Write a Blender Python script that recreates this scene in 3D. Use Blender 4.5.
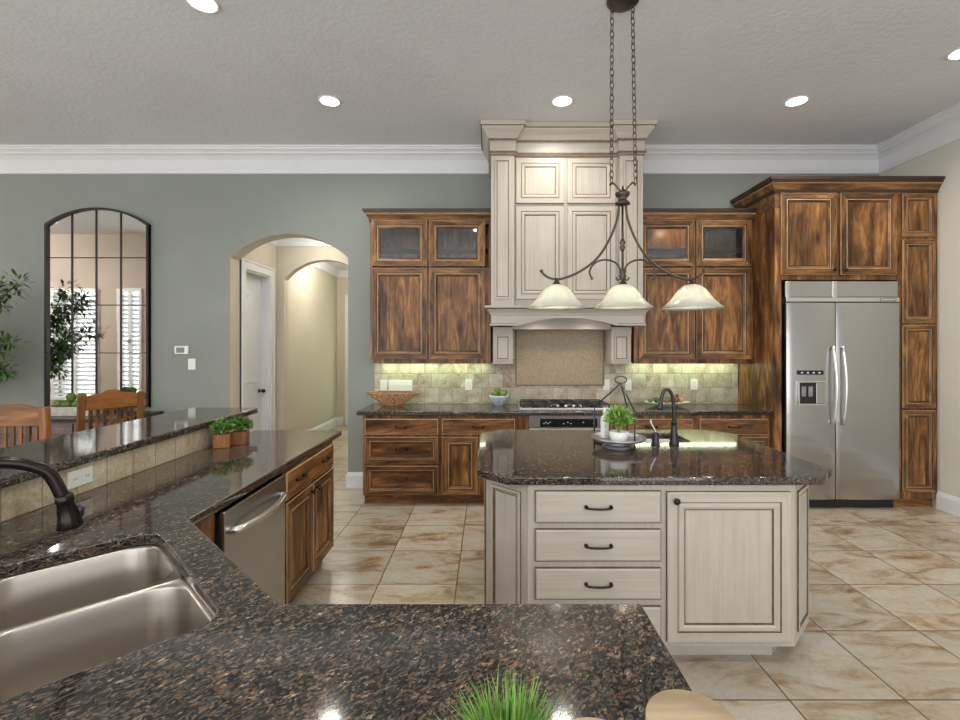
import bpy, bmesh, math, random
from mathutils import Vector, Matrix
PI = math.pi
random.seed(7)
S = bpy.context.scene
COL = S.collection
for o in list(bpy.data.objects): bpy.data.objects.remove(o)

# ------------------------------------------------------------------ camera, world, exposure
H = 1.555
cam_d = bpy.data.cameras.new('camera'); cam = bpy.data.objects.new('camera', cam_d); COL.objects.link(cam)
cam.location = (0, 0, H); cam.rotation_euler = (PI/2, 0, 0)
cam_d.sensor_width = 36; cam_d.lens = 18.0
cam_d.shift_x = -8/960; cam_d.shift_y = -15/960
cam_d.clip_start = 0.03; cam_d.clip_end = 200
S.camera = cam
W = bpy.data.worlds.new('world'); S.world = W; W.use_nodes = True
bg = W.node_tree.nodes['Background']; bg.inputs[0].default_value = (0.96, 0.98, 1.0, 1); bg.inputs[1].default_value = 1.7
S.view_settings.view_transform = 'Standard'; S.view_settings.look = 'None'
S.view_settings.exposure = 0.80; S.view_settings.gamma = 1.0; S.view_settings.use_curve_mapping = False
CAN_W = 42.0; CAN_COL = (1.0, 0.95, 0.87)
PEND_W = 2.0; UNDER_W = 1.1; HALL_W = 24.0

def lamp(name, kind, loc, energy, color=(1,1,1), parent=None, size=0.1, size_y=None, rot=(0,0,0), spot=2.6, blend=0.6):
    d = bpy.data.lights.new(name, kind); d.energy = energy; d.color = color
    if kind == 'AREA':
        d.size = size
        if size_y: d.shape = 'RECTANGLE'; d.size_y = size_y
        else: d.shape = 'DISK'
    else:
        d.shadow_soft_size = size
    if kind == 'SPOT': d.spot_size = spot; d.spot_blend = blend
    o = bpy.data.objects.new(name, d); COL.objects.link(o); o.location = loc; o.rotation_euler = rot
    if parent: o.parent = parent
    return o

# ------------------------------------------------------------------ materials
MATS = {}
class N:
    def __init__(s, name):
        s.m = bpy.data.materials.new(name); s.m.use_nodes = True; s.t = s.m.node_tree
        s.b = s.t.nodes['Principled BSDF']; s.out = s.t.nodes['Material Output']; MATS[name] = s.m
    def n(s, typ, **kw):
        x = s.t.nodes.new(typ)
        for k, v in kw.items():
            if k in x.inputs: x.inputs[k].default_value = v
            else: setattr(x, k, v)
        return x
    def l(s, a, b): s.t.links.new(a, b)
    def set(s, **kw):
        for k, v in kw.items():
            s.b.inputs[k.replace('_', ' ')].default_value = v
        return s
    def coords(s, scale=(1,1,1), rnd=True, world=False, rot=(0,0,0)):
        if world:
            g = s.n('ShaderNodeNewGeometry'); src = g.outputs['Position']
        else:
            g = s.n('ShaderNodeTexCoord'); src = g.outputs['Object']
        mp = s.n('ShaderNodeMapping'); mp.inputs['Scale'].default_value = scale; mp.inputs['Rotation'].default_value = rot
        if rnd and not world:
            oi = s.n('ShaderNodeObjectInfo'); a = s.n('ShaderNodeVectorMath', operation='ADD')
            m = s.n('ShaderNodeMath', operation='MULTIPLY'); m.inputs[1].default_value = 37.0
            s.l(oi.outputs['Random'], m.inputs[0]); s.l(src, a.inputs[0]); s.l(m.outputs[0], a.inputs[1]); src = a.outputs[0]
        s.l(src, mp.inputs['Vector']); return mp.outputs[0]
    def noise(s, vec, scale, detail=4, rough=0.6, dist=0.0):
        x = s.n('ShaderNodeTexNoise'); s.l(vec, x.inputs['Vector'])
        x.inputs['Scale'].default_value = scale; x.inputs['Detail'].default_value = detail
        x.inputs['Roughness'].default_value = rough; x.inputs['Distortion'].default_value = dist
        return x.outputs['Fac']
    def ramp(s, fac, stops, interp='LINEAR'):
        r = s.n('ShaderNodeValToRGB'); r.color_ramp.interpolation = interp
        e = r.color_ramp.elements
        while len(e) > 1: e.remove(e[0])
        e[0].position = stops[0][0]; e[0].color = (*stops[0][1], 1)
        for p, c in stops[1:]:
            q = e.new(p); q.color = (*c, 1)
        s.l(fac, r.inputs[0]); return r.outputs[0]
    def mix(s, fac, a, b, typ='MIX'):
        x = s.n('ShaderNodeMix', data_type='RGBA', blend_type=typ)
        for sock, v in ((x.inputs[0], fac), (x.inputs[6], a), (x.inputs[7], b)):
            if hasattr(v, 'links'): s.l(v, sock)
            elif isinstance(v, (int, float)): sock.default_value = v
            else: sock.default_value = (*v, 1)
        return x.outputs[2]
    def math(s, op, a, b=None, clamp=False):
        x = s.n('ShaderNodeMath', operation=op); x.use_clamp = clamp
        for i, v in enumerate((a, b)):
            if v is None: continue
            if hasattr(v, 'links'): s.l(v, x.inputs[i])
            else: x.inputs[i].default_value = v
        return x.outputs[0]
    def bump(s, h, strength=0.3, dist=0.01):
        x = s.n('ShaderNodeBump'); x.inputs['Strength'].default_value = strength; x.inputs['Distance'].default_value = dist
        s.l(h, x.inputs['Height']); s.l(x.outputs[0], s.b.inputs['Normal'])
    def col(s, c): s.l(c, s.b.inputs['Base Color'])

def plain(name, c, rough=0.5, metal=0.0, var=0.06, scale=8, bump=0.0, **kw):
    k = N(name); k.set(Roughness=rough, Metallic=metal, **kw)
    f = k.noise(k.coords(), scale, 3)
    k.col(k.ramp(f, [(0.3, tuple(x*(1-var) for x in c)), (0.7, tuple(min(1, x*(1+var)) for x in c))]))
    if bump: k.bump(k.noise(k.coords(), scale*6, 3), bump, 0.004)
    return k.m

def wall_paint(name, c, scale=38, strength=0.25):
    k = N(name); k.set(Roughness=0.75)
    v = k.coords(world=True)
    k.col(k.ramp(k.noise(v, 1.2, 3), [(0.3, tuple(x*0.96 for x in c)), (0.7, tuple(x*1.04 for x in c))]))
    k.bump(k.noise(v, scale, 4, 0.65), strength, 0.01)
    return k.m
M_green = wall_paint('wall_paint_sage', (0.222, 0.240, 0.214))
M_beige = wall_paint('wall_paint_greige', (0.56, 0.54, 0.47), strength=0.15)
M_tan = wall_paint('wall_paint_tan', (0.52, 0.47, 0.375), strength=0.15)
M_taupe = wall_paint('wall_paint_taupe', (0.47, 0.395, 0.34), strength=0.1)
M_ceil = wall_paint('ceiling_texture', (0.65, 0.665, 0.69), scale=28, strength=0.6)
M_white = plain('white_trim_paint', (0.66, 0.665, 0.67), 0.4, var=0.02)
M_plate = plain('white_plastic', (0.70, 0.70, 0.66), 0.35, var=0.02)
M_plate_d = plain('grey_display', (0.10, 0.11, 0.11), 0.2)
M_slot = plain('socket_slots', (0.02, 0.02, 0.02), 0.5)

def wood(name, axis, dark=(0.048,0.022,0.009), mid=(0.185,0.083,0.027), light=(0.42,0.21,0.076), rough=0.38):
    k = N(name); k.set(Roughness=rough, IOR=1.4)
    sc = {'z': (10, 10, 1.5), 'x': (1.5, 10, 10), 'y': (10, 1.5, 10)}[axis]
    v = k.coords(sc)
    sc2 = {'z': (3.2, 3.2, 1.1), 'x': (1.1, 3.2, 3.2), 'y': (3.2, 1.1, 3.2)}[axis]
    v2 = k.coords(sc2)
    g = k.noise(v, 1.0, 5, 0.62, 2.0)
    big = k.noise(v2, 1.3, 3, 0.6, 0.8)
    base = k.ramp(g, [(0.30, dark), (0.50, mid), (0.72, light)])
    blot = k.ramp(big, [(0.36, (0.26,0.23,0.21)), (0.58, (1.08,1.05,1.0))])
    c = k.mix(0.85, base, blot, 'MULTIPLY')
    vo = k.n('ShaderNodeTexVoronoi'); vo.inputs['Scale'].default_value = 1.9; k.l(v2, vo.inputs['Vector'])
    kn = k.ramp(vo.outputs['Distance'], [(0.03, (0.06,0.05,0.05)), (0.13, (0.6,0.55,0.5)), (0.2, (1,1,1))])
    c = k.mix(0.9, c, kn, 'MULTIPLY')
    fine = k.noise(k.coords(tuple(x*6 for x in sc)), 1.0, 2)
    c = k.mix(0.35, c, k.ramp(fine, [(0.35, (0.5,0.5,0.5)), (0.6, (1.25,1.2,1.15))]), 'MULTIPLY')
    k.col(c); k.bump(g, 0.08, 0.004)
    return k.m
M_wv = wood('alder_vertical_grain', 'z'); M_wh = wood('alder_horizontal_grain', 'x')
M_wy = wood('alder_depth_grain', 'y')
M_glaze = plain('dark_brown_glaze', (0.028, 0.014, 0.008), 0.4, var=0.3)
M_wedge = plain('tan_edge_highlight', (0.42, 0.28, 0.16), 0.35, var=0.3, scale=14)  # light-tan highlights along moulding edges, painted in as colour
M_oakv = wood('oak_vertical', 'z', (0.09,0.035,0.010), (0.185,0.07,0.019), (0.27,0.115,0.034), 0.4)
M_oakh = wood('oak_horizontal', 'x', (0.12,0.045,0.012), (0.22,0.085,0.022), (0.31,0.13,0.037), 0.4)
M_pine = wood('pale_beech', 'x', (0.62,0.47,0.29), (0.70,0.55,0.36), (0.78,0.64,0.45), 0.45)
M_mauve = plain('mauve_brown_stain', (0.135, 0.088, 0.092), 0.4, var=0.25, scale=6)
M_darktop = plain('dark_stained_top', (0.035, 0.02, 0.015), 0.2)

def cream(name, axis='z'):
    k = N(name); k.set(Roughness=0.42)
    sc = {'z': (60, 60, 2.0), 'x': (2.0, 60, 60)}[axis]
    f = k.noise(k.coords(sc), 1.0, 3)
    f2 = k.noise(k.coords((4,4,4)), 1.0, 3)
    c = k.ramp(f, [(0.25, (0.385,0.345,0.29)), (0.6, (0.455,0.415,0.355))])
    c = k.mix(0.5, c, k.ramp(f2, [(0.3, (0.86,0.84,0.80)), (0.7, (1.04,1.04,1.04))]), 'MULTIPLY')
    k.col(c); return k.m
M_cv = cream('cream_glazed_vertical'); M_ch = cream('cream_glazed_horizontal', 'x')
M_cg = plain('umber_glaze_line', (0.13, 0.085, 0.05), 0.5, var=0.4, scale=20)

def granite():
    k = N('polished_brown_granite'); k.set(Roughness=0.07)
    k.b.inputs['IOR'].default_value = 1.62
    v = k.coords((1, 1.0, 1), rnd=False, rot=(0, 0, 0.7)); 
    mp = k.n('ShaderNodeMapping'); mp.inputs['Scale'].default_value = (1.0, 0.55, 1.0); k.l(v, mp.inputs['Vector']); v = mp.outputs[0]
    nz = k.n('ShaderNodeTexNoise'); nz.inputs['Scale'].default_value = 60; k.l(v, nz.inputs['Vector'])
    ad = k.n('ShaderNodeVectorMath', operation='MULTIPLY_ADD'); k.l(nz.outputs['Color'], ad.inputs[0]); ad.inputs[1].default_value = (0.012,)*3; k.l(v, ad.inputs[2])
    vo = k.n('ShaderNodeTexVoronoi'); vo.inputs['Scale'].default_value = 260; k.l(ad.outputs[0], vo.inputs['Vector'])
    sep = k.n('ShaderNodeSeparateColor'); k.l(vo.outputs['Color'], sep.inputs[0])
    c1 = k.ramp(sep.outputs[0], [(0.0, (0.010,0.011,0.013)), (0.24, (0.034,0.037,0.040)), (0.42, (0.088,0.062,0.044)), (0.60, (0.068,0.068,0.066)), (0.72, (0.150,0.108,0.078)), (0.86, (0.14,0.130,0.115)), (0.975, (0.28,0.24,0.20))], 'CONSTANT')
    vo2 = k.n('ShaderNodeTexVoronoi'); vo2.inputs['Scale'].default_value = 105; k.l(ad.outputs[0], vo2.inputs['Vector'])
    sep2 = k.n('ShaderNodeSeparateColor'); k.l(vo2.outputs['Color'], sep2.inputs[0])
    c2 = k.ramp(sep2.outputs[1], [(0.0, (0.25,0.28,0.32)), (0.35, (0.75,0.70,0.66)), (0.6, (1.0,0.93,0.86)), (0.8, (1.45,1.25,1.08)), (0.93, (2.1,1.9,1.7))], 'CONSTANT')
    c1 = k.mix(0.7, c1, c2, 'MULTIPLY')
    big = k.noise(k.coords((1,1,1), rnd=False), 5, 4)
    c = k.mix(0.8, c1, k.ramp(big, [(0.3, (0.50,0.54,0.58)), (0.7, (1.15,1.02,0.90))]), 'MULTIPLY')
    f = k.noise(v, 420, 2)
    c = k.mix(0.6, c, k.ramp(f, [(0.3, (0.5,0.5,0.5)), (0.7, (1.4,1.4,1.4))]), 'MULTIPLY')
    k.col(c); return k.m
M_gran = granite()

def steel(name, c=(0.56,0.55,0.53), axis='x', rough=0.26, aniso=True):
    k = N(name); k.set(Metallic=1.0, Roughness=rough)
    sc = {'x': (1.5, 1.5, 260), 'z': (260, 260, 1.5)}[axis]
    f = k.noise(k.coords(sc), 1.0, 3)
    k.col(k.ramp(f, [(0.3, tuple(x*0.985 for x in c)), (0.7, tuple(x*1.012 for x in c))]))
    r = k.n('ShaderNodeMapRange'); k.l(f, r.inputs[0]); r.inputs[3].default_value = rough*0.92; r.inputs[4].default_value = rough*1.1
    k.l(r.outputs[0], k.b.inputs['Roughness'])
    w = k.noise(k.coords((0.6, 0.6, 5.0)), 1.0, 2)
    k.bump(w, 0.35, 0.02)
    return k.m
M_steel = steel('brushed_steel', (0.48,0.485,0.495)); M_sink = steel('sink_steel', (0.44,0.40,0.355), 'z', 0.30)
M_chrome = plain('polished_steel', (0.72,0.71,0.69), 0.27, 1.0, 0.02)
M_bronze = plain('oil_rubbed_bronze', (0.030, 0.022, 0.020), 0.24, 0.85, 0.2)
M_iron = plain('dark_pewter_iron', (0.085, 0.068, 0.055), 0.42, 0.8, 0.2)
M_black = plain('black_enamel', (0.012, 0.012, 0.013), 0.3)
M_blackg = plain('black_glass', (0.008, 0.008, 0.01), 0.08)
M_galv = plain('galvanised_tin', (0.34, 0.35, 0.36), 0.38, 0.8, 0.2, 20)
M_ceramic = plain('white_ceramic', (0.74, 0.74, 0.73), 0.25, var=0.04)
M_soap = plain('white_bottle', (0.66, 0.66, 0.68), 0.25, var=0.04)
def blue_bowl():
    k = N('blue_white_pattern'); k.set(Roughness=0.25)
    vo = k.n('ShaderNodeTexVoronoi'); vo.inputs['Scale'].default_value = 55; k.l(k.coords(), vo.inputs['Vector'])
    k.col(k.ramp(vo.outputs['Distance'], [(0.25, (0.55,0.58,0.64)), (0.45, (0.22,0.26,0.36)), (0.6, (0.5,0.52,0.58))])); return k.m
M_bluebowl = blue_bowl()
M_stone = plain('pale_stone', (0.50, 0.47, 0.41), 0.7, var=0.2, scale=20, bump=0.3)
M_apple = plain('green_apple', (0.15, 0.24, 0.035), 0.3, var=0.25)
M_moss = plain('moss_green', (0.10, 0.16, 0.03), 0.9, var=0.4, scale=30, bump=0.8)
M_leaf = plain('leaf_green', (0.085, 0.20, 0.025), 0.5, var=0.5, scale=30)
M_leafl = plain('light_leaf_green', (0.20, 0.38, 0.07), 0.5, var=0.4, scale=30)
M_leafd = plain('dark_leaf_green', (0.05, 0.10, 0.025), 0.5, var=0.5, scale=20)
M_grass = plain('grass_green', (0.19, 0.33, 0.06), 0.5, var=0.45, scale=20)
M_terra = wood('orange_brown_wood', 'z', (0.20,0.075,0.022), (0.34,0.14,0.045), (0.48,0.22,0.08), 0.5)
M_wick = plain('woven_cane', (0.36, 0.17, 0.075), 0.6, var=0.5, scale=60)
M_peach = plain('peach_skin', (0.50, 0.22, 0.10), 0.5, var=0.3)
M_rust = plain('rust_red', (0.20, 0.06, 0.035), 0.6, var=0.4)
M_bark = plain('bark', (0.10, 0.065, 0.04), 0.9, var=0.3, scale=20)
M_soil = plain('dark_soil', (0.03, 0.022, 0.015), 0.95)
M_shut = plain('shutter_white', (0.78, 0.79, 0.80), 0.4, var=0.02)
M_basket = plain('basket_brown', (0.12, 0.07, 0.035), 0.8, var=0.4, scale=40, bump=0.5)

def emis(name, c, s):
    k = N(name); k.set(Roughness=0.5); k.b.inputs['Emission Color'].default_value = (*c, 1); k.b.inputs['Emission Strength'].default_value = s
    k.b.inputs['Base Color'].default_value = (*c, 1); return k.m
M_lamp = emis('lit_lamp_lens', (1.0, 0.97, 0.90), 9.0)
M_bulb = emis('lit_bulb', (1.0, 0.93, 0.78), 12.0)
M_strip = emis('lit_under_cabinet_strip', (0.96, 1.0, 0.90), 3.5)
M_led = emis('lit_display', (0.30, 0.30, 0.40), 0.5)
M_glint = emis('lit_puck', (1.0, 0.8, 0.55), 8.0)

def glass():
    k = N('clear_glass'); t = k.t
    tr = k.n('ShaderNodeBsdfTransparent'); gl = k.n('ShaderNodeBsdfGlossy'); gl.inputs['Roughness'].default_value = 0.02
    fr = k.n('ShaderNodeFresnel'); fr.inputs[0].default_value = 1.5
    tr.inputs[0].default_value = (0.86, 0.87, 0.86, 1)
    mx = k.n('ShaderNodeMixShader'); f = k.math('ADD', fr.outputs[0], 0.05, True)
    k.l(f, mx.inputs[0]); k.l(tr.outputs[0], mx.inputs[1]); k.l(gl.outputs[0], mx.inputs[2]); k.l(mx.outputs[0], k.out.inputs[0])
    return k.m
M_glass = glass()
def mirror():
    k = N('antique_mirror'); k.set(Metallic=1.0, Roughness=0.02); k.b.inputs['Base Color'].default_value = (0.80, 0.80, 0.79, 1)
    k.bump(k.noise(k.coords(), 3, 2), 0.02, 0.02); return k.m
M_mirror = mirror()
def shade():
    k = N('alabaster_glass'); k.set(Roughness=0.3)
    c = k.ramp(k.noise(k.coords(), 9, 4, 0.6, 1.0), [(0.3, (0.56,0.56,0.49)), (0.7, (0.68,0.68,0.61))])
    df = k.n('ShaderNodeBsdfDiffuse'); tl = k.n('ShaderNodeBsdfTranslucent'); gl = k.n('ShaderNodeBsdfGlossy'); gl.inputs['Roughness'].default_value = 0.2
    k.l(c, df.inputs[0]); k.l(c, tl.inputs[0])
    a = k.n('ShaderNodeMixShader'); a.inputs[0].default_value = 0.5; k.l(df.outputs[0], a.inputs[1]); k.l(tl.outputs[0], a.inputs[2])
    b = k.n('ShaderNodeMixShader'); b.inputs[0].default_value = 0.06; k.l(a.outputs[0], b.inputs[1]); k.l(gl.outputs[0], b.inputs[2])
    k.l(b.outputs[0], k.out.inputs[0]); return k.m
M_shade = shade()

def tilemat(name, size, mortar, off, origin, c_stops, grout, plane='xy', rough=0.35, vein=1.0, bs=0.4):
    """stone tiles; plane gives the two world axes that carry the grid"""
    k = N(name); k.set(Roughness=rough)
    g = k.n('ShaderNodeNewGeometry'); sp = k.n('ShaderNodeSeparateXYZ'); k.l(g.outputs['Position'], sp.inputs[0])
    ax = {'x': 0, 'y': 1, 'z': 2}
    cb = k.n('ShaderNodeCombineXYZ')
    k.l(k.math('SUBTRACT', sp.outputs[ax[plane[0]]], origin[0]), cb.inputs[0]); k.l(k.math('SUBTRACT', sp.outputs[ax[plane[1]]], origin[1]), cb.inputs[1])
    br = k.n('ShaderNodeTexBrick'); br.offset = off; br.squash = 1.0; k.l(cb.outputs[0], br.inputs['Vector'])
    br.inputs['Scale'].default_value = 1.0; br.inputs['Brick Width'].default_value = size; br.inputs['Row Height'].default_value = size
    br.inputs['Mortar Size'].default_value = mortar; br.inputs['Mortar Smooth'].default_value = 0.3; br.inputs['Bias'].default_value = 0.0
    br.inputs['Color1'].default_value = (0,0,0,1); br.inputs['Color2'].default_value = (1,1,1,1); br.inputs['Mortar'].default_value = (0.5,0.5,0.5,1)
    rnd = k.n('ShaderNodeSeparateColor'); k.l(br.outputs['Color'], rnd.inputs[0])
    # offset the stone pattern per tile
    sh = k.n('ShaderNodeVectorMath', operation='SCALE'); k.l(br.outputs['Color'], sh.inputs[0]); sh.inputs['Scale'].default_value = 9.0
    ad = k.n('ShaderNodeVectorMath', operation='ADD'); k.l(g.outputs['Position'], ad.inputs[0]); k.l(sh.outputs[0], ad.inputs[1])
    mp = k.n('ShaderNodeMapping'); mp.inputs['Rotation'].default_value = (0, 0, -0.45); mp.inputs['Scale'].default_value = (1.6, 4.2, 2.5) if plane == 'xy' else (1,1,1)
    k.l(ad.outputs[0], mp.inputs['Vector'])
    n1 = k.noise(mp.outputs[0], 1.6*vein, 7, 0.68, 0.6)
    c = k.ramp(n1, c_stops)
    n2 = k.noise(ad.outputs[0], 30*vein, 4, 0.7)
    c = k.mix(0.35 if plane == 'xy' else 0.8, c, k.ramp(n2, [(0.35, (0.72,0.70,0.66)), (0.6, (1.1,1.1,1.1))]), 'MULTIPLY')
    tone = k.ramp(rnd.outputs[0], [(0.0, (0.86,0.86,0.86)), (1.0, (1.08,1.06,1.04))])
    c = k.mix(1.0, c, tone, 'MULTIPLY')
    c = k.mix(br.outputs['Fac'], c, grout)
    k.col(c)
    h = k.math('SUBTRACT', k.math('MULTIPLY', n2, 0.25), br.outputs['Fac'])
    k.bump(h, bs, 0.003)
    return k.m
M_floor = tilemat('travertine_floor_tile', 0.508, 0.0042, 0.0, (-0.204-0.508*20, 2.103-0.508*20),
    [(0.33, (0.21,0.125,0.065)), (0.41, (0.33,0.245,0.155)), (0.49, (0.44,0.375,0.285)), (0.58, (0.48,0.435,0.36)), (0.72, (0.46,0.44,0.395))], (0.10,0.065,0.04), 'xy', 0.28)
M_splash = tilemat('tumbled_stone_splash_tile', 0.156, 0.0022, 0.5, (-1.24-1.56, 0.92+0.012-0.156*4),
    [(0.34, (0.22,0.17,0.11)), (0.44, (0.38,0.325,0.24)), (0.56, (0.48,0.435,0.35)), (0.68, (0.60,0.56,0.47))], (0.15,0.125,0.09), 'xz', 0.5, 2.2)
M_riser = tilemat('tumbled_stone_riser_tile', 0.160, 0.0022, 0.0, (2.198-0.16*30, 0.92-0.006-0.16*5),
    [(0.34, (0.25,0.18,0.105)), (0.44, (0.42,0.345,0.235)), (0.56, (0.53,0.465,0.345)), (0.68, (0.64,0.59,0.48))], (0.15,0.12,0.08), 'yz', 0.5, 2.2)
M_mosaic = tilemat('small_mosaic_tile', 0.012, 0.0012, 0.5, (0, 0),
    [(0.30, (0.26,0.19,0.12)), (0.48, (0.40,0.31,0.20)), (0.65, (0.52,0.42,0.30))], (0.26,0.21,0.15), 'xz', 0.5, 14.0)

# ------------------------------------------------------------------ mesh helpers
class MB:
    def __init__(s): s.bm = bmesh.new()
    def face(s, pts, m=0, smooth=False):
        vs = [s.bm.verts.new(p) for p in pts]
        try: f = s.bm.faces.new(vs)
        except ValueError: return None
        f.material_index = m; f.smooth = smooth; return f
    def box(s, x0, y0, z0, x1, y1, z1, m=0):
        x0, x1 = min(x0,x1), max(x0,x1); y0, y1 = min(y0,y1), max(y0,y1); z0, z1 = min(z0,z1), max(z0,z1)
        v = [s.bm.verts.new(p) for p in ((x0,y0,z0),(x1,y0,z0),(x1,y1,z0),(x0,y1,z0),(x0,y0,z1),(x1,y0,z1),(x1,y1,z1),(x0,y1,z1))]
        for q in ((0,3,2,1),(4,5,6,7),(0,1,5,4),(1,2,6,5),(2,3,7,6),(3,0,4,7)):
            f = s.bm.faces.new([v[i] for i in q]); f.material_index = m
        return s
    def prism(s, pts, a, b, axis='y', m=0):
        """pts: outline in the two other axes (axis y: (x,z); axis z: (x,y); axis x: (y,z))"""
        def P(p, t): return {'y': (p[0], t, p[1]), 'z': (p[0], p[1], t), 'x': (t, p[0], p[1])}[axis]
        A = [s.bm.verts.new(P(p, a)) for p in pts]; B = [s.bm.verts.new(P(p, b)) for p in pts]
        n = len(pts); fs = [s.bm.faces.new(A), s.bm.faces.new(B[::-1])]
        for i in range(n): fs.append(s.bm.faces.new((A[i], B[i], B[(i+1)%n], A[(i+1)%n])))
        for f in fs: f.material_index = m
        return s
    def lathe(s, prof, n=24, loc=(0,0,0), m=0, sx=1.0, sy=1.0, cap=True):
        rings = []
        for r, z in prof:
            rings.append([s.bm.verts.new((loc[0]+r*sx*math.cos(2*PI*i/n), loc[1]+r*sy*math.sin(2*PI*i/n), loc[2]+z)) for i in range(n)])
        for a, b in zip(rings, rings[1:]):
            for i in range(n):
                f = s.bm.faces.new((a[i], a[(i+1)%n], b[(i+1)%n], b[i])); f.smooth = True; f.material_index = m
        if cap:
            for rg in (rings[0], rings[-1]):
                f = s.bm.faces.new(rg); f.material_index = m
        return s
    def sphere(s, c, r, m=0, seg=16, sc=(1,1,1)):
        t = bmesh.ops.create_uvsphere(s.bm, u_segments=seg, v_segments=max(6, seg//2), radius=r, matrix=Matrix.Translation(c) @ Matrix.Diagonal((*sc, 1)))
        for v in t['verts']:
            for f in v.link_faces: f.smooth = True; f.material_index = m
        return s
    def tube(s, pts, r, n=10, m=0, flat=1.0, closed=False):
        pts = [Vector(p) for p in pts]; rs = r if isinstance(r, (list, tuple)) else [r]*len(pts)
        T = []
        for i in range(len(pts)):
            if closed: d = pts[(i+1)%len(pts)] - pts[i-1]
            else: d = pts[min(i+1, len(pts)-1)] - pts[max(i-1, 0)]
            T.append(d.normalized())
        up = Vector((0,0,1)) if abs(T[0].z) < 0.9 else Vector((0,1,0))
        u = T[0].cross(up).normalized(); rings = []
        for i, p in enumerate(pts):
            u = (u - T[i]*u.dot(T[i])).normalized(); w = T[i].cross(u)
            rings.append([s.bm.verts.new(p + u*rs[i]*math.cos(2*PI*k/n) + w*rs[i]*flat*math.sin(2*PI*k/n)) for k in range(n)])
        pr = list(zip(rings, rings[1:]))
        if closed: pr.append((rings[-1], rings[0]))
        for a, b in pr:
            for k in range(n):
                f = s.bm.faces.new((a[k], a[(k+1)%n], b[(k+1)%n], b[k])); f.smooth = True; f.material_index = m
        if not closed:
            for rg in (rings[0], rings[-1]):
                f = s.bm.faces.new(rg); f.material_index = m
        return s
    def sweep(s, prof, path, m=0, caps=True, mats=None):
        """prof: [(out, z)], path: plan points, out = to the right of the walking direction"""
        path = [Vector(p) for p in path]; n = len(path); rows = []
        for i, p in enumerate(path):
            d0 = (path[i]-path[i-1]).normalized() if i > 0 else (path[1]-path[0]).normalized()
            d1 = (path[i+1]-path[i]).normalized() if i < n-1 else d0
            n0 = Vector((d0.y, -d0.x)); n1 = Vector((d1.y, -d1.x)); b = (n0+n1)
            b = b/ (b.dot(n0)) if b.length > 1e-6 else n0
            rows.append([s.bm.verts.new((p.x+b.x*o, p.y+b.y*o, z)) for o, z in prof])
        for a, b in zip(rows, rows[1:]):
            for k in range(len(prof)-1):
                f = s.bm.faces.new((a[k], a[k+1], b[k+1], b[k])); f.material_index = mats[k] if mats else m
        if caps:
            for r in (rows[0], rows[-1]):
                try: f = s.bm.faces.new(r); f.material_index = m
                except ValueError: pass
        return s
    def ring(s, x0, z0, x1, z1, yf, prof, mv=0, mh=1, center=0, centre_fill=True, back=None):
        """panel facing -Y. prof: [(inset, depth, mat or None)]; None = mv on stiles, mh on rails"""
        L = []
        for ins, dep, mt in prof:
            L.append([s.bm.verts.new(p) for p in ((x0+ins, yf+dep, z0+ins), (x1-ins, yf+dep, z0+ins), (x1-ins, yf+dep, z1-ins), (x0+ins, yf+dep, z1-ins))])
        for i in range(1, len(L)):
            mt = prof[i][2]
            for k in range(4):
                f = s.bm.faces.new((L[i-1][k], L[i-1][(k+1)%4], L[i][(k+1)%4], L[i][k]))
                f.material_index = mt if mt is not None else (mh if k in (0, 2) else mv)
        if centre_fill:
            f = s.bm.faces.new(L[-1]); f.material_index = center
            f = s.bm.faces.new(L[0][::-1]); f.material_index = mv
        else:  # open frame: close the back
            for k in range(4):
                f = s.bm.faces.new((L[-1][k], L[-1][(k+1)%4], L[0][(k+1)%4], L[0][k])); f.material_index = mv
        return s
    def leaf(s, p, d, up, L, w, m=0):
        d = d.normalized(); r = d.cross(up)
        if r.length < 1e-3: r = Vector((1,0,0))
        r.normalize(); q = r.cross(d).normalized()
        a = p; b = p+d*L*0.45+r*w/2+q*w*0.15; c = p+d*L*0.45-r*w/2+q*w*0.15; e = p+d*L
        mid = p+d*L*0.45
        va, vb, vc, ve, vm = [s.bm.verts.new(x) for x in (a,b,c,e,mid)]
        for t in ((va,vb,vm),(va,vm,vc),(vm,vb,ve),(vm,ve,vc)):
            f = s.bm.faces.new(t); f.material_index = m; f.smooth = True
        return s
    def build(s, name, mats, parent=None, bevel=0.0, loc=None, rotz=0, label=None, segs=2, fix=True):
        if fix: bmesh.ops.recalc_face_normals(s.bm, faces=s.bm.faces)
        me = bpy.data.meshes.new(name); s.bm.to_mesh(me); s.bm.free()
        if not isinstance(mats, (list, tuple)): mats = [mats]
        for m in mats: me.materials.append(m)
        o = bpy.data.objects.new(name, me); COL.objects.link(o)
        if parent: o.parent = parent
        if loc: o.location = loc
        if rotz: o.rotation_euler.z = rotz
        if bevel:
            b = o.modifiers.new('bevel', 'BEVEL'); b.width = bevel; b.segments = segs; b.limit_method = 'ANGLE'; b.angle_limit = 0.6
        if label: o['label'] = label
        return o

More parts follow.
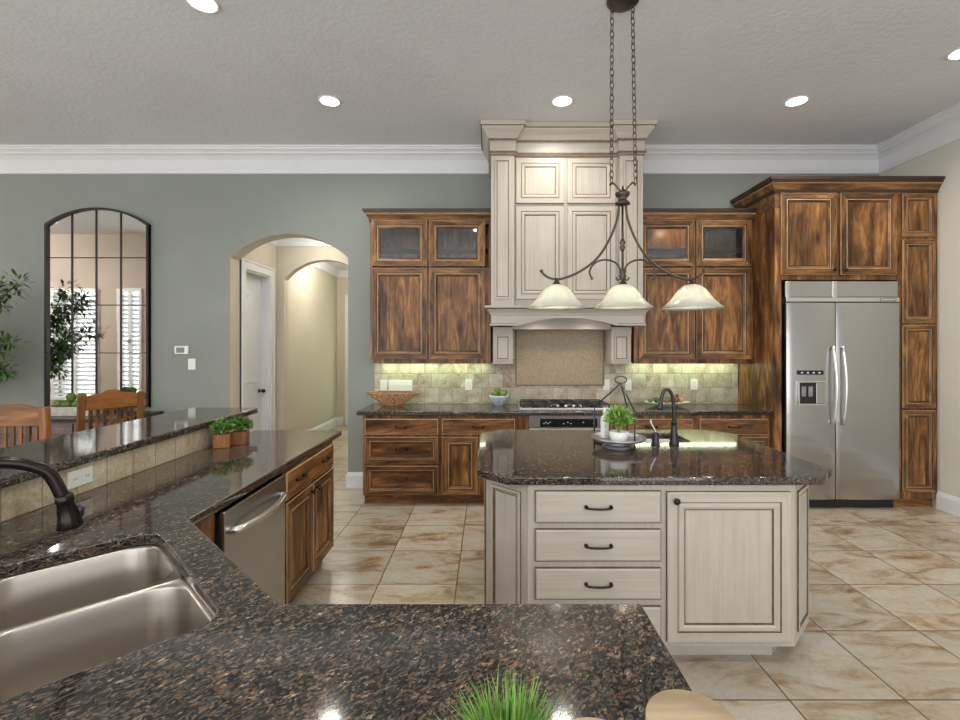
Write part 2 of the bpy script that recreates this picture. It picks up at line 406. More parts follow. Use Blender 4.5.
def tag(o, label, cat, group=None):
    o['label'] = label; o['category'] = cat
    if group: o['group'] = group
    return o
def struct(o): o['kind'] = 'structure'; return o
def thing(name, label, cat, loc=(0,0,0), rotz=0, group=None):
    o = bpy.data.objects.new(name, None); COL.objects.link(o); o.location = loc; o.rotation_euler = (0,0,rotz); o.empty_display_size = 0.1
    return tag(o, label, cat, group)
def children(o): return [c for c in bpy.data.objects if c.parent == o]
def copy_tree(o, parent=None):
    c = o.copy(); COL.objects.link(c)
    if parent: c.parent = parent
    for ch in children(o): copy_tree(ch, c)
    return c
def arc(cx, cy, r, a0, a1, n):
    return [(cx+r*math.cos(a0+(a1-a0)*i/n), cy+r*math.sin(a0+(a1-a0)*i/n)) for i in range(n+1)]
def seg_arch(x0, x1, zs, zp, n=24):
    """segmental/elliptic arch points from (x1, zs) over to (x0, zs)"""
    cx = (x0+x1)/2; a = (x1-x0)/2; h = zp-zs; R = (a*a+h*h)/(2*h); cz = zp-R; t = math.asin(a/R)
    return [(cx+R*math.sin(t-2*t*i/n), cz+R*math.cos(t-2*t*i/n)) for i in range(n+1)]
def smooth_path(pts, n=6):
    P = [Vector(p) for p in pts]; out = []
    for i in range(len(P)-1):
        p0 = P[max(i-1,0)]; p1 = P[i]; p2 = P[i+1]; p3 = P[min(i+2, len(P)-1)]
        for k in range(n):
            t = k/n
            out.append(0.5*((2*p1)+(-p0+p2)*t+(2*p0-5*p1+4*p2-p3)*t*t+(-p0+3*p1-3*p2+p3)*t**3))
    out.append(P[-1]); return out

def slab(name, outline, holes, z_top, th, mat, parent=None, r=0.007):
    """stone slab with softly rounded edges, from 2D curve loops"""
    cu = bpy.data.curves.new(name, 'CURVE'); cu.dimensions = '2D'; cu.fill_mode = 'BOTH'
    for pts in [outline]+holes:
        sp = cu.splines.new('POLY'); sp.points.add(len(pts)-1); sp.use_cyclic_u = True
        for p, q in zip(sp.points, pts): p.co = (q[0], q[1], 0, 1)
    cu.extrude = th/2-r; cu.bevel_depth = r; cu.bevel_resolution = 3; cu.offset = -r
    tmp = bpy.data.objects.new('tmp_slab', cu); COL.objects.link(tmp)
    dg = bpy.context.evaluated_depsgraph_get(); me = bpy.data.meshes.new_from_object(tmp.evaluated_get(dg))
    bpy.data.objects.remove(tmp); bpy.data.curves.remove(cu)
    me.transform(Matrix.Translation((0,0,z_top-th/2))); me.materials.clear(); me.materials.append(mat); me.name = name
    o = bpy.data.objects.new(name, me); COL.objects.link(o)
    if parent: o.parent = parent
    return o

BY = 5.25; CZ = 3.69; RX = 4.28; CT = 0.92; TH = 0.04; CB = CT-TH-0.001
BACK = -2.2
# ------------------------------------------------------------------ SETTING
struct(MB().box(-12, BACK, -0.1, RX+0.15, 9.6, 0.0).build('floor', M_floor))
struct(MB().box(-12, BACK, CZ, RX+0.15, BY+0.19, CZ+0.1).build('ceiling', M_ceil))
arch1 = seg_arch(-2.82, -1.53, 2.507, 2.77)
pts = [(-12,0),(-2.82,0)] + arch1[::-1] + [(-1.53,0),(RX,0),(RX,CZ),(-12,CZ)]
struct(MB().prism(pts, BY, BY+0.19, 'y').build('wall_back', [M_green, M_tan]))
for f in bpy.data.objects['wall_back'].data.polygons:
    if abs(f.normal.y) < 0.5 and -2.83 < f.center.x < -1.52 and f.center.z < 2.8: f.material_index = 1
struct(MB().box(RX, BACK, 0, RX+0.15, BY+0.19, CZ).build('wall_right', M_beige))
# vestibule behind the arch
m = MB(); m.box(-3.1, BY+0.191, 0, -2.82, 5.56, 3.0); m.box(-3.1, 6.2, 0, -2.82, 6.4, 3.0); m.box(-3.1, 5.56, 2.44, -2.82, 6.2, 3.0)
struct(m.build('wall_hall_left', M_tan))
struct(MB().box(-1.50, BY+0.191, 0, -1.35, 6.4, 3.0).build('wall_hall_right', M_tan))
arch2 = seg_arch(-2.72, -1.62, 2.43, 2.69)
pts = [(-3.1,0),(-2.72,0)] + arch2[::-1] + [(-1.62,0),(-1.2,0),(-1.2,3.0),(-3.1,3.0)]
struct(MB().prism(pts, 6.401, 6.53, 'y').build('wall_hall_middle', M_tan))
struct(MB().box(-3.1, BY+0.191, 3.001, -1.2, 9.5, 3.08).build('ceiling_hall', M_white))
struct(MB().box(-3.08, 6.531, 0, -2.93, 9.3, 3.0).build('wall_passage_left', M_tan))
struct(MB().box(-1.5, 6.531, 0, -1.35, 9.3, 3.0).build('wall_passage_right', M_tan))
struct(MB().box(-3.08, 9.301, 0, -1.35, 9.42, 3.0).build('wall_passage_end', M_tan))
# dining window wall, seen in the mirror
WY = 1.2
wins = [(-8.40, -7.50), (-7.12, -6.66)]
m = MB(); xs = [-12] + [v for w in wins for v in w] + [-6.3]
for i in range(0, len(xs), 2): m.box(xs[i], WY-0.15, 0, xs[i+1], WY, CZ)
for a, b in wins: m.box(a, WY-0.15, 0, b, WY, 0.5); m.box(a, WY-0.15, 2.64, b, WY, CZ)
struct(m.build('wall_front', M_taupe))
struct(MB().box(-12.15, BACK, 0, -12.001, BY+0.19, CZ).build('wall_left', M_green))
for i, (a, b) in enumerate(wins):
    w = MB(); fr = 0.05
    w.box(a+0.001, WY-0.10, 0.501, a+fr, WY+0.03, 2.64); w.box(b-fr, WY-0.10, 0.5, b, WY+0.03, 2.64)
    w.box(a+fr, WY-0.10, 0.5, b-fr, WY+0.03, 0.56); w.box(a+fr, WY-0.10, 2.58, b-fr, WY+0.03, 2.639)
    w.box((a+b)/2-0.03, WY-0.05, 0.56, (a+b)/2+0.03, WY+0.02, 2.58); w.box(a, WY-0.05, 1.6, b, WY+0.02, 1.66)
    wo = struct(w.build('window_%d' % (i+1), M_shut))
    s = MB(); z = 0.62
    while z < 2.55:
        for (p, q) in ((a+fr, (a+b)/2-0.03), ((a+b)/2+0.03, b-fr)):
            s.face([(p, WY-0.045, z-0.022), (q, WY-0.045, z-0.022), (q, WY+0.005, z+0.022), (p, WY+0.005, z+0.022)])
            s.face([(p, WY-0.045, z-0.030), (q, WY-0.045, z-0.030), (q, WY+0.005, z+0.014), (p, WY+0.005, z+0.014)])
        z += 0.085
    so = s.build('louvers', M_shut, wo, fix=False)
    g = MB().box(a+fr, WY-0.085, 0.56, b-fr, WY-0.08, 2.58).build('pane', M_glass, wo)

lamp('window_daylight', 'AREA', (-7.5, WY-0.6, 1.6), 60, (0.95, 0.98, 1.0), None, size=2.2, size_y=2.2, rot=(PI/2, 0, 0))
# crown and baseboards
crown = [(0.0, CZ-0.265), (0.012, CZ-0.262), (0.016, CZ-0.235), (0.020, CZ-0.225), (0.026, CZ-0.12), (0.055, CZ-0.085), (0.085, CZ-0.068), (0.088, CZ-0.056), (0.118, CZ-0.034), (0.122, CZ-0.018), (0.135, CZ-0.016), (0.137, CZ-0.001), (0.0, CZ-0.001)]
struct(MB().sweep(crown, [(-12, BY), (0.028, BY)]).build('trim_1', M_white))
struct(MB().sweep(crown, [(1.502, BY), (RX, BY), (RX, BACK)]).build('trim_2', M_white))
hc = [(0, 2.87), (0.015, 2.87), (0.03, 2.93), (0.07, 2.99), (0.08, 3.0), (0, 3.0)]
struct(MB().sweep(hc, [(-2.82, 5.445), (-2.82, 6.4), (-1.5, 6.4)]).build('trim_3', M_white))
struct(MB().sweep(hc, [(-2.93, 6.54), (-2.93, 9.3), (-1.5, 9.3)]).build('trim_4', M_white))
bb = [(0, 0), (0.018, 0), (0.018, 0.13), (0.010, 0.155), (0.006, 0.165), (0, 0.165)]
struct(MB().sweep(bb, [(-12, BY), (-2.82, BY), (-2.82, BY+0.19)]).build('baseboard_back', M_white))
struct(MB().sweep(bb, [(-1.53, BY+0.19), (-1.53, BY), (-1.215, BY)]).build('baseboard_arch', M_white))
struct(MB().sweep(bb, [(RX, 4.567), (RX, BACK)]).build('baseboard_right', M_white))
struct(MB().sweep(bb, [(-2.93, 6.54), (-2.93, 9.3), (-2.80, 9.3)]).build('baseboard_passage', M_white))

# hall door (faces +X), arched two-panel
def casing(mb, x0, x1, z1, y0=0.0, w=0.09, t=0.02):
    mb.box(x0-w, y0-t, 0, x0, y0, z1+w); mb.box(x1, y0-t, 0, x1+w, y0, z1+w); mb.box(x0, y0-t, z1, x1, y0, z1+w)
    mb.box(x0-w-0.012, y0-t-0.012, z1+w-0.02, x1+w+0.012, y0, z1+w)
    for xa in (x0-w, x1+w-0.02): mb.box(xa, y0-t-0.008, 0, xa+0.02, y0, z1+w)
    return mb
dr = bpy.data.objects.new('door_1', None); COL.objects.link(dr); struct(dr); dr.location = (-2.82, 5.56, 0); dr.rotation_euler.z = PI/2
casing(MB(), 0.0, 0.64, 2.44, w=0.105).build('door_casing', M_white, dr, 0.003)
m = MB(); m.box(0, 0, 0, 0.02, 0.25, 2.44); m.box(0.62, 0, 0, 0.64, 0.25, 2.44); m.box(0.02, 0, 2.42, 0.62, 0.25, 2.44); m.build('door_jamb', M_white, dr)
lf = MB()
lf.box(0.022, 0.10, 0.005, 0.618, 0.14, 2.415)
leaf = lf.build('door_leaf', M_white, dr, 0.002)
pm = MB()
ar = seg_arch(0.14, 0.50, 2.10, 2.22, 14)
pp = [(0.14, 1.05), (0.50, 1.05)] + ar
pm.prism(pp, 0.092, 0.101, 'y')
pi_ = [(x*0.82+0.32*0.18, 1.05+0.04+(z-1.05)*0.93) for x, z in pp]
pm.prism(pi_, 0.086, 0.0921, 'y')
pm.ring(0.14, 0.25, 0.50, 0.95, 0.088, [(0, 0.013, 0), (0.0, 0.004, 0), (0.02, 0.004, 0), (0.04, 0, 0)], 0, 0, 0)
pm.build('door_panel', M_white, leaf, 0.004)
k_ = MB(); k_.lathe([(0.026, 0), (0.026, 0.006)], 16); k_.tube([(0,0,0.0),(0,0,0.045)], 0.009); k_.sphere((0,0,0.055), 0.026)
ko = k_.build('door_handle', M_bronze, leaf, loc=(0.56, 0.10, 0.97)); ko.rotation_euler = (PI/2, 0, 0)
# end door of passage with glass
dr = bpy.data.objects.new('door_2', None); COL.objects.link(dr); struct(dr); dr.location = (-2.68, 9.30, 0)
casing(MB(), 0.0, 0.86, 2.44).build('door_casing', M_white, dr, 0.003)
m = MB(); m.ring(0.01, 0.01, 0.85, 2.43, -0.02, [(0, 0.02, 0), (0, 0, 0), (0.11, 0, 0), (0.12, 0.01, 0)], 0, 0, 0, centre_fill=False)
lf2 = m.build('door_leaf', M_white, dr)
MB().box(0.13, -0.012, 0.13, 0.73, -0.006, 2.31).build('pane', emis('daylight_through_door_glass', (0.75, 0.95, 0.70), 0.9), lf2)
hh = MB()
for z in (0.35, 1.2, 1.6, 2.0): hh.box(0.0, -0.028, z, 0.012, -0.02, z+0.09)
hh.build('hinge', M_bronze, dr)

# ------------------------------------------------------------------ recessed lights
def can(x, y, label, r=0.10):
    t = thing('recessed_light', label, 'ceiling light', (x, y, CZ), 0, 'recessed ceiling lights')
    MB().lathe([(r, 0), (r, -0.006), (r-0.012, -0.009), (r-0.022, -0.004), (r-0.022, 0.0)], 32, cap=False).build('trim_ring', M_white, t)
    MB().lathe([(r-0.022, -0.002), (0.0005, -0.003)], 32, cap=False).build('lens', M_lamp, t)
    lamp('can_lamp', 'SPOT', (0, 0, -0.03), CAN_W, CAN_COL, t, 0.07, spot=2.9, blend=1.0)
can(-1.385, 4.20, 'recessed ceiling light above the left wooden wall cabinets, left of the three in a row')
can(0.65, 4.20, 'recessed ceiling light directly in front of the cream hood')
can(2.70, 4.20, 'recessed ceiling light before the tall refrigerator cabinet, right of the hanging chains')
can(-1.78, 2.99, 'recessed ceiling light cut by the top edge of the photo at left')
can(3.47, 3.50, 'recessed ceiling light at the right edge of the photo beside the right wall crown')
for i, (x, y) in enumerate(((-0.2, 1.2), (2.4, 1.2), (-4.2, 2.4), (-7.3, 2.4), (-8.9, 2.6))):  # unseen cans, added to light the near room and the dining wall
    can(x, y, ['added unseen recessed light over the near granite counter', 'added unseen recessed light over the open tile floor right of the island', 'added unseen recessed light over the dining side beyond the bar', 'added unseen recessed light over the dining side near the mirror-facing windows', 'added unseen recessed light furthest left over the dining side'][i])
t = thing('added_fill_lamp', 'added unseen fill lamp in the hall just behind the arch', 'ceiling light', (-2.15, 5.95, 3.0))  # unseen lamp added to light the hall behind the arch
MB().lathe([(0.10, 0), (0.10, -0.02), (0.06, -0.04), (0.001, -0.045)], 24).build('lens', M_lamp, t)
lamp('hall_fill', 'POINT', (0, 0, -0.12), HALL_W*0.18, CAN_COL, t, 0.06)
t = thing('added_fill_lamp', 'added unseen fill lamp in the far passage', 'ceiling light', (-2.25, 7.6, 3.0))  # another unseen lamp, added to light the passage
MB().lathe([(0.10, 0), (0.10, -0.02), (0.06, -0.04), (0.001, -0.045)], 24).build('lens', M_lamp, t)
lamp('hall_fill', 'POINT', (0, 0, -0.12), HALL_W, CAN_COL, t, 0.06)

t = thing('added_fill_lamp', 'added fill lamp over the far dining side, out of view at left', 'ceiling light', (-9.7, 3.2, CZ))  # invented lamp, brightens the dining wall reflected in the mirror
MB().lathe([(0.22, 0), (0.22, -0.03), (0.15, -0.08), (0.001, -0.10)], 28).build('lens', M_lamp, t)
lamp('dining_fill', 'POINT', (0, 0, -0.25), 170, CAN_COL, t, 0.12)
# ------------------------------------------------------------------ cabinetry
WM = [M_wv, M_wh, M_glaze, M_wedge]
P_WOOD = [(0, 0.021, None), (0, 0.003, None), (0.003, 0, 3), (0.050, 0, None), (0.053, 0.005, 2), (0.058, 0.004, None), (0.064, 0.0035, 3), (0.080, 0.012, None), (0.084, 0.016, 2), (0.088, 0.016, 2)]
P_WOODS = [(0, 0.021, None), (0, 0.003, None), (0.003, 0, 3), (0.034, 0, None), (0.037, 0.005, 2), (0.041, 0.004, None), (0.045, 0.0035, 3), (0.060, 0.011, None), (0.063, 0.015, 2), (0.066, 0.015, 2)]
P_SLAB = [(0, 0.021, None), (0, 0.005, None), (0.007, 0, 3), (0.009, 0, None)]
CM = [M_cv, M_ch, M_cg]
P_CREAM = [(0, 0.021, None), (0, 0.003, 2), (0.004, 0, None), (0.048, 0, None), (0.050, 0.005, 2), (0.053, 0.005, 2), (0.058, 0.001, None), (0.072, 0.001, None), (0.083, 0.006, None), (0.085, 0.012, 2), (0.090, 0.012, 2), (0.093, 0.010, None)]
P_CSLAB = [(0, 0.021, None), (0, 0.006, 2), (0.003, 0.005, 2), (0.010, 0, None), (0.012, 0, None)]

def pull(parent, x, z, w=0.10, yf=-0.021, mat=None, vertical=False):
    p = [(-w/2, 0, 0.002), (-w/2, -0.016, 0.002), (-w/2+0.012, -0.025, 0.001), (-w/4, -0.027, 0.0), (0, -0.0275, -0.001), (w/4, -0.027, 0.0), (w/2-0.012, -0.025, 0.001), (w/2, -0.016, 0.002), (w/2, 0, 0.002)]
    m = MB(); m.tube(smooth_path(p, 4), [0.004, 0.004, 0.004, 0.004, 0.005]+[0.0055]*24+[0.005]*4, 8) if False else m.tube(smooth_path(p, 4), 0.0055, 8)
    for s_ in (-1, 1): m.tube([(s_*w/2, 0, 0.002), (s_*w/2, -0.016, 0.002)], [0.0105, 0.0075], 10)
    return m.build('pull_handle', mat or M_bronze, parent, loc=(x, yf, z))
def knob(parent, x, z, yf=-0.021):
    m = MB(); m.lathe([(0.006, 0), (0.006, 0.012), (0.015, 0.017), (0.0165, 0.023), (0.012, 0.029), (0.003, 0.031)], 16)
    o = m.build('knob', M_bronze, parent, loc=(x, yf, z)); o.rotation_euler = (PI/2, 0, 0); return o

def front(parent, kind, x0, z0, x1, z1, name=None, prof=None, mats=None, yf=-0.021):
    mats = mats or WM; w = x1-x0; h = z1-z0; m = MB()
    if kind == 'drawer':
        horizontal = prof or P_SLAB
        m.ring(-w/2, -h/2, w/2, h/2, 0, horizontal, 1, 1, 1)
    elif kind == 'drawer_panel':
        m.ring(-w/2, -h/2, w/2, h/2, 0, prof or P_WOODS, 0, 1, 1)
    elif kind == 'glass_door':
        m.ring(-w/2, -h/2, w/2, h/2, 0, (prof or P_WOOD)+[(0.090, 0.021, 2)], 0, 1, 0, centre_fill=False)
    else:
        m.ring(-w/2, -h/2, w/2, h/2, 0, prof or (P_WOOD if min(w, h) > 0.33 else P_WOODS), 0, 1, 0)
    o = m.build(name or {'drawer': 'drawer', 'drawer_panel': 'drawer', 'door': 'door', 'glass_door': 'glass_door'}[kind], mats, parent, loc=((x0+x1)/2, yf, (z0+z1)/2), fix=True)
    if kind == 'glass_door':
        MB().box(-w/2+0.0885, 0.014, -h/2+0.0885, w/2-0.0885, 0.017, h/2-0.0885).build('glass_pane', M_glass, o)
    return o

def base_cab(label, loc, rotz, w, depth, fronts, name='base_cabinet', kick=True, mats=None, z0=0.10, z1=None, grp=None):
    t = thing(name, label, 'cabinet', loc, rotz, grp); z1 = z1 or CB
    MB().box(0, 0, z0, w, depth, z1).build('body', mats[0] if mats else M_wv, t, 0.002)
    if kick: MB().box(0.0, 0.07, 0, w, depth, z0-0.0005).build('toe_kick', mats[1] if mats else M_wh, t)
    for f in fronts:
        kind, a, b, c, d = f[:5]
        o = front(t, kind, a, b, c, d)
        for h in f[5:]: 
            if h[0] == 'pull': pull(o, h[1]-(a+c)/2, h[2]-(b+d)/2, yf=0)
            else: knob(o, h[1]-(a+c)/2, h[2]-(b+d)/2, yf=0)
    return t
CY = 4.64
base_cab('three-drawer knotty wood base cabinet at the left end of the range wall', (-1.21, CY, 0), 0, 0.739, BY-CY-0.002,
  [('drawer', 0.026, 0.689, 0.728, 0.843, ('pull', 0.375, 0.765)), ('drawer_panel', 0.026, 0.410, 0.728, 0.669, ('pull', 0.375, 0.545)), ('drawer_panel', 0.026, 0.112, 0.728, 0.390, ('pull', 0.375, 0.255))])
base_cab('knotty wood base cabinet between the drawer stack and the oven', (-0.47, CY, 0), 0, 0.859, BY-CY-0.002,
  [('drawer', 0.027, 0.689, 0.730, 0.843, ('pull', 0.375, 0.765)), ('door', 0.027, 0.112, 0.375, 0.669), ('door', 0.385, 0.112, 0.730, 0.669)])
base_cab('knotty wood base cabinet right of the oven behind the island faucet', (1.152, CY, 0), 0, 0.857, BY-CY-0.002,
  [('drawer', 0.03, 0.689, 0.820, 0.843, ('pull', 0.42, 0.765)), ('door', 0.03, 0.112, 0.420, 0.669), ('door', 0.430, 0.112, 0.820, 0.669)])
base_cab('knotty wood base cabinet against the refrigerator side panel', (2.010, CY, 0), 0, 0.718, BY-CY-0.002,
  [('drawer', 0.03, 0.689, 0.690, 0.843, ('pull', 0.36, 0.765)), ('door', 0.03, 0.112, 0.355, 0.669), ('door', 0.365, 0.112, 0.690, 0.669)])
# built-in oven under the cooktop
t = thing('built_in_oven', 'stainless built-in oven with black control strip below the cooktop', 'oven', (0.391, CY-0.02, 0))
MB().box(0, 0.0, 0.10, 0.758, 0.58, CB).build('body', M_steel, t, 0.003)
cp = MB().box(0.11, -0.004, 0.765, 0.66, 0.0, 0.845).build('control_panel', M_blackg, t)
for i, x in enumerate((0.14, 0.16, 0.18, 0.20, 0.33, 0.37, 0.40, 0.52, 0.62)): MB().box(x, -0.0055, 0.795+0.012*(i % 2), x+0.012, -0.004, 0.803+0.012*(i % 2)).build('indicator', M_led, cp)
od = MB().ring(0.01, 0.14, 0.748, 0.745, -0.022, [(0, 0.022, 0), (0, 0, 0), (0.09, 0, 0), (0.092, 0.003, 1)], 0, 0, 1).build('oven_door', [M_steel, M_blackg], t)
MB().tube([(0.08, -0.022, 0.70), (0.08, -0.06, 0.70), (0.678, -0.06, 0.70), (0.678, -0.022, 0.70)], 0.011).build('handle', M_chrome, od)

# back countertop
BT = tag(slab('countertop', [(-1.26, 4.60), (2.728, 4.60), (2.728, BY-0.002), (-1.26, BY-0.002)], [], CT, TH, M_gran), 'long brown granite countertop along the range wall', 'countertop')
# backsplash
t = thing('backsplash', 'tumbled beige stone tile backsplash with mosaic panel behind the cooktop', 'backsplash', (0, BY, 0))
pts = [(-1.24, CT+0.0005), (2.728, CT+0.0005), (2.728, 1.363), (1.49, 1.363), (1.49, 1.80), (0.045, 1.80), (0.045, 1.363), (-1.24, 1.363)]
MB().prism([(x, z) for x, z in pts], -0.010, -0.0005, 'y').build('tile_field', M_splash, t)
MB().box(0.315, -0.016, 1.125, 1.25, -0.0105, 1.78).build('mosaic_panel', M_mosaic, t)
m = MB(); m.box(0.295, -0.020, 1.107, 1.27, -0.0105, 1.124); m.box(0.295, -0.020, 1.1245, 0.314, -0.0105, 1.79); m.box(1.251, -0.020, 1.1245, 1.27, -0.0105, 1.79)
m.build('pencil_border', plain('rope_stone_border', (0.20, 0.14, 0.085), 0.5, var=0.3, scale=60), t, 0.004)

# wall plates
def plate(name, label, x, z, w, h, n, kind, plane='back', yy=None, group=None, y=None):
    if plane == 'back': loc = (x, (yy if yy is not None else BY-0.0105), z); rz = 0
    else: loc = (x, yy, z); rz = PI/2
    t = thing(name, label, 'wall plate', loc, rz, group)
    MB().box(-w/2, -0.006, -h/2, w/2, 0, h/2).build('cover_plate', M_plate, t, 0.0025)
    for i in range(n):
        cx = (i-(n-1)/2)*w/n if w > h or n > 1 else 0
        if kind == 'switch': MB().box(cx-0.006, -0.014, -0.012, cx+0.006, -0.006, 0.012).build('toggle', M_plate, t, 0.002)
        elif kind == 'rocker': MB().box(cx-0.017, -0.009, -0.034, cx+0.017, -0.006, 0.034).build('rocker', M_plate, t, 0.002)
        else:
            for dz in ((-0.02, 0.02) if h >= w*0.9 else (0,)):
                so = MB().box(cx-0.013, -0.0072, dz-0.012, cx+0.013, -0.006, dz+0.012).build('socket', M_plate, t, 0.001)
                for dx in (-0.006, 0.006): MB().box(cx+dx-0.0012, -0.0078, dz-0.004, cx+dx+0.0012, -0.0072, dz+0.005).build('slot', M_slot, so)
    return t
def bx(px): return (px-488)/91.8
plate('switch_plate', 'white single rocker switch plate left of the five-gang plate above the woven bowl', bx(383.5), 1.115, 0.075, 0.118, 1, 'rocker')
plate('switch_plate', 'wide white five-gang switch plate above the woven bowl', bx(400.3), 1.115, 0.262, 0.118, 5, 'switch')
plate('wall_outlet', 'white wall outlet between the woven bowl and the apple bowl', bx(468.5), 1.12, 0.075, 0.118, 1, 'outlet')
plate('switch_plate', 'white blank plate just right of the mosaic panel', bx(606.5), 1.12, 0.070, 0.118, 1, 'rocker')
plate('switch_plate', 'white plate behind the ring of the tiered tray stand', bx(628.5), 1.12, 0.070, 0.118, 1, 'rocker')
plate('wall_outlet', 'white wall outlet right of the island faucet above the fruit platter', bx(694.5), 1.125, 0.075, 0.118, 1, 'outlet')
t = thing('thermostat', 'small white thermostat on the sage wall between mirror and arch', 'thermostat', ((182-488)/91.43, BY-0.0005, 1.50))
MB().box(-0.070, -0.022, -0.045, 0.078, 0, 0.045).build('case', M_plate, t, 0.004)
MB().box(-0.050, -0.0235, -0.028, 0.040, -0.0222, 0.028).build('screen', M_plate_d, t)
plate('switch_plate', 'white light switch plate on the sage wall below the thermostat', (192-488)/91.43, 1.345, 0.08, 0.12, 1, 'rocker', yy=BY-0.0005)

# upper cabinets
UY = 4.935; UZ0, UZ1 = 1.365, 2.86
def upper(label, x0, x1, doors, lit, side=None):
    t = thing('wall_cabinet', label, 'cabinet', (x0, UY, 0)); w = x1-x0; dp = BY-UY-0.002; zs = 2.352
    MB().box(0, 0, UZ0, w, dp, zs).build('body', WM, t, 0.002)
    m = MB()   # hollow glazed top section
    m.box(0, 0, zs, 0.02, dp, UZ1); m.box(w-0.02, 0, zs, w, dp, UZ1); m.box(0.02, 0, UZ1-0.02, w-0.02, dp, UZ1); m.box(0.02, dp-0.01, zs, w-0.02, dp, UZ1-0.02)
    mid = (doors[0][1]+doors[1][0])/2-x0
    m.box(mid-0.03, 0, zs, mid+0.03, dp-0.01, UZ1-0.02); m.box(0.02, 0, UZ1-0.06, w-0.02, 0.02, UZ1-0.02)
    if doors[0][0]-x0 > 0.1: m.box(0.02, 0, zs, doors[0][0]-x0+0.06, 0.02, UZ1-0.02)
    m.build('glazed_section', WM, t)
    sh = MB().box(0.025, 0.03, 2.55, w-0.025, dp-0.012, 2.562).build('shelf', M_wh, t)
    for a, b in doors:
        front(t, 'glass_door', a-x0, 2.363, b-x0, 2.835)
        front(t, 'door', a-x0, 1.412, b-x0, 2.345)
    cp = [(0, 2.82), (0.012, 2.822), (0.016, 2.845), (0.022, 2.860), (0.040, 2.888), (0.052, 2.900), (0.055, 2.918), (0.066, 2.922), (0.068, 2.942), (0, 2.942)]
    path = {'L': [(0, dp), (0, 0), (w, 0)], 'R': [(0, 0), (w-0.0, 0)]}[side]
    MB().sweep(cp, path, mats=[1,2,1,1,3,2,1,2,1]).build('cornice', WM, t)
    st = MB().box(0.05, dp-0.075, UZ0-0.005, w-0.05, dp-0.035, UZ0-0.0005).build('light_strip', M_strip, t)
    lamp('under_lamp', 'AREA', (w/2, dp-0.09, UZ0-0.008), UNDER_W*w, (0.74, 1.0, 0.50), t, size=w-0.12, size_y=0.03)
    for a in lit:
        pk = MB().lathe([(0.022, 0), (0.022, -0.008), (0.001, -0.009)], 16).build('puck_light', M_glint, t, loc=(a-x0, 0.16, UZ1-0.021))
        lamp('puck', 'POINT', (a-x0, 0.16, UZ1-0.06), 1.6, (1.0, 0.72, 0.42), t, 0.02)
    return t
upper('knotty wood wall cabinet with two glass-front doors left of the cream hood', -1.21, 0.028, [(-1.192, -0.624), (-0.603, -0.03)], [], 'L')
upper('knotty wood wall cabinet with lit glass door right of the cream hood', 1.502, 2.728, [(1.55, 2.117), (2.137, 2.70)], [1.93], 'R')

# refrigerator cabinet
TY = 4.57
t = thing('refrigerator_cabinet', 'tall knotty wood surround with two doors above the refrigerator', 'cabinet', (2.73, TY, 0)); dp = BY-TY-0.002
MB().box(0, 0, 0, 0.065, dp, 2.86).build('side_panel', WM, t, 0.002)
MB().box(0.0, 0, 2.861, 1.165, dp, 3.02).build('top_rail', M_wh, t, 0.002)
MB().box(0.066, 0.0, 2.175, 1.165, dp, 2.86).build('body', WM, t, 0.002)
for i, (a, b) in enumerate(((2.778, 3.310), (3.345, 3.880))):
    d_ = front(t, 'door', a-2.73, 2.222, b-2.73, 2.998)
    knob(d_, (0.23, -0.23)[i], -0.345, yf=0)
cp = [(0, 3.0), (0.012, 3.002), (0.018, 3.03), (0.030, 3.045), (0.050, 3.078), (0.062, 3.085), (0.066, 3.105), (0.080, 3.109), (0.082, 3.135), (0, 3.135)]
MB().sweep(cp, [(0, dp), (0, 0), (RX-2.73-0.003, 0)], mats=[1,2,1,1,3,2,1,2,1]).build('cornice', WM, t)
t = thing('pantry_cabinet', 'narrow tall knotty wood cabinet with four stacked doors against the right wall', 'cabinet', (3.897, TY, 0)); w = RX-3.897-0.002
MB().box(0, 0, 0.09, w, dp, 2.998).build('body', WM, t, 0.002)
MB().box(0, 0.05, 0, w, dp, 0.0895).build('toe_kick', M_wh, t)
for a, b in ((2.585, 2.99), (1.765, 2.553), (0.958, 1.745), (0.16, 0.935)):
    front(t, 'door', 0.035, a, 0.35, b, prof=P_WOODS)

# refrigerator
t = thing('refrigerator', 'stainless side-by-side refrigerator with ice dispenser', 'refrigerator', (2.822, 4.60, 0)); FW = 1.07
MB().box(0.004, 0.0, 0.0, FW-0.004, BY-4.60-0.03, 2.165).build('body', plain('dark_steel_case', (0.08,0.08,0.08), 0.4, 0.6), t)
MB().box(0.02, -0.01, 0.0, FW-0.02, -0.0005, 0.085).build('kick_grille', M_black, t, 0.003)
gr = MB(); gr.box(0.0, -0.045, 2.01, FW, -0.001, 2.16); go = gr.build('top_grille', M_steel, t, 0.006)
m = MB(); m.box(0.0, -0.062, 1.965, FW, -0.046, 2.005); m.box(0.445, -0.052, 2.006, 0.485, -0.0455, 2.16); m.box(0.0, -0.052, 2.006, 0.035, -0.0455, 2.16); m.build('grille_bar', M_chrome, go, 0.003)
m = MB().box(0.885, -0.0645, 1.975, 1.035, -0.0622, 1.996).build('badge', M_plate_d, go)
m = MB()
for i in range(9): m.box(0.892+i*0.0155, -0.0652, 1.981, 0.892+i*0.0155+0.009, -0.0646, 1.990)
m.build('badge_lettering', M_plate, go)
sx = 0.465
def fdoor(a, b, cut=None):
    m = MB(); n = 8; ya = -0.001; z0, z1 = 0.095, 1.955
    pts = []
    for i in range(n+1):   # slightly crowned front
        u = i/n; pts.append((a+(b-a)*u, -0.062-0.012*math.sin(PI*u)))
    m.prism([(a, ya)] + pts + [(b, ya)], z0, z1, 'z')
    for f in m.bm.faces: f.smooth = True
    o = m.build('door', M_steel, t, 0.004); return o
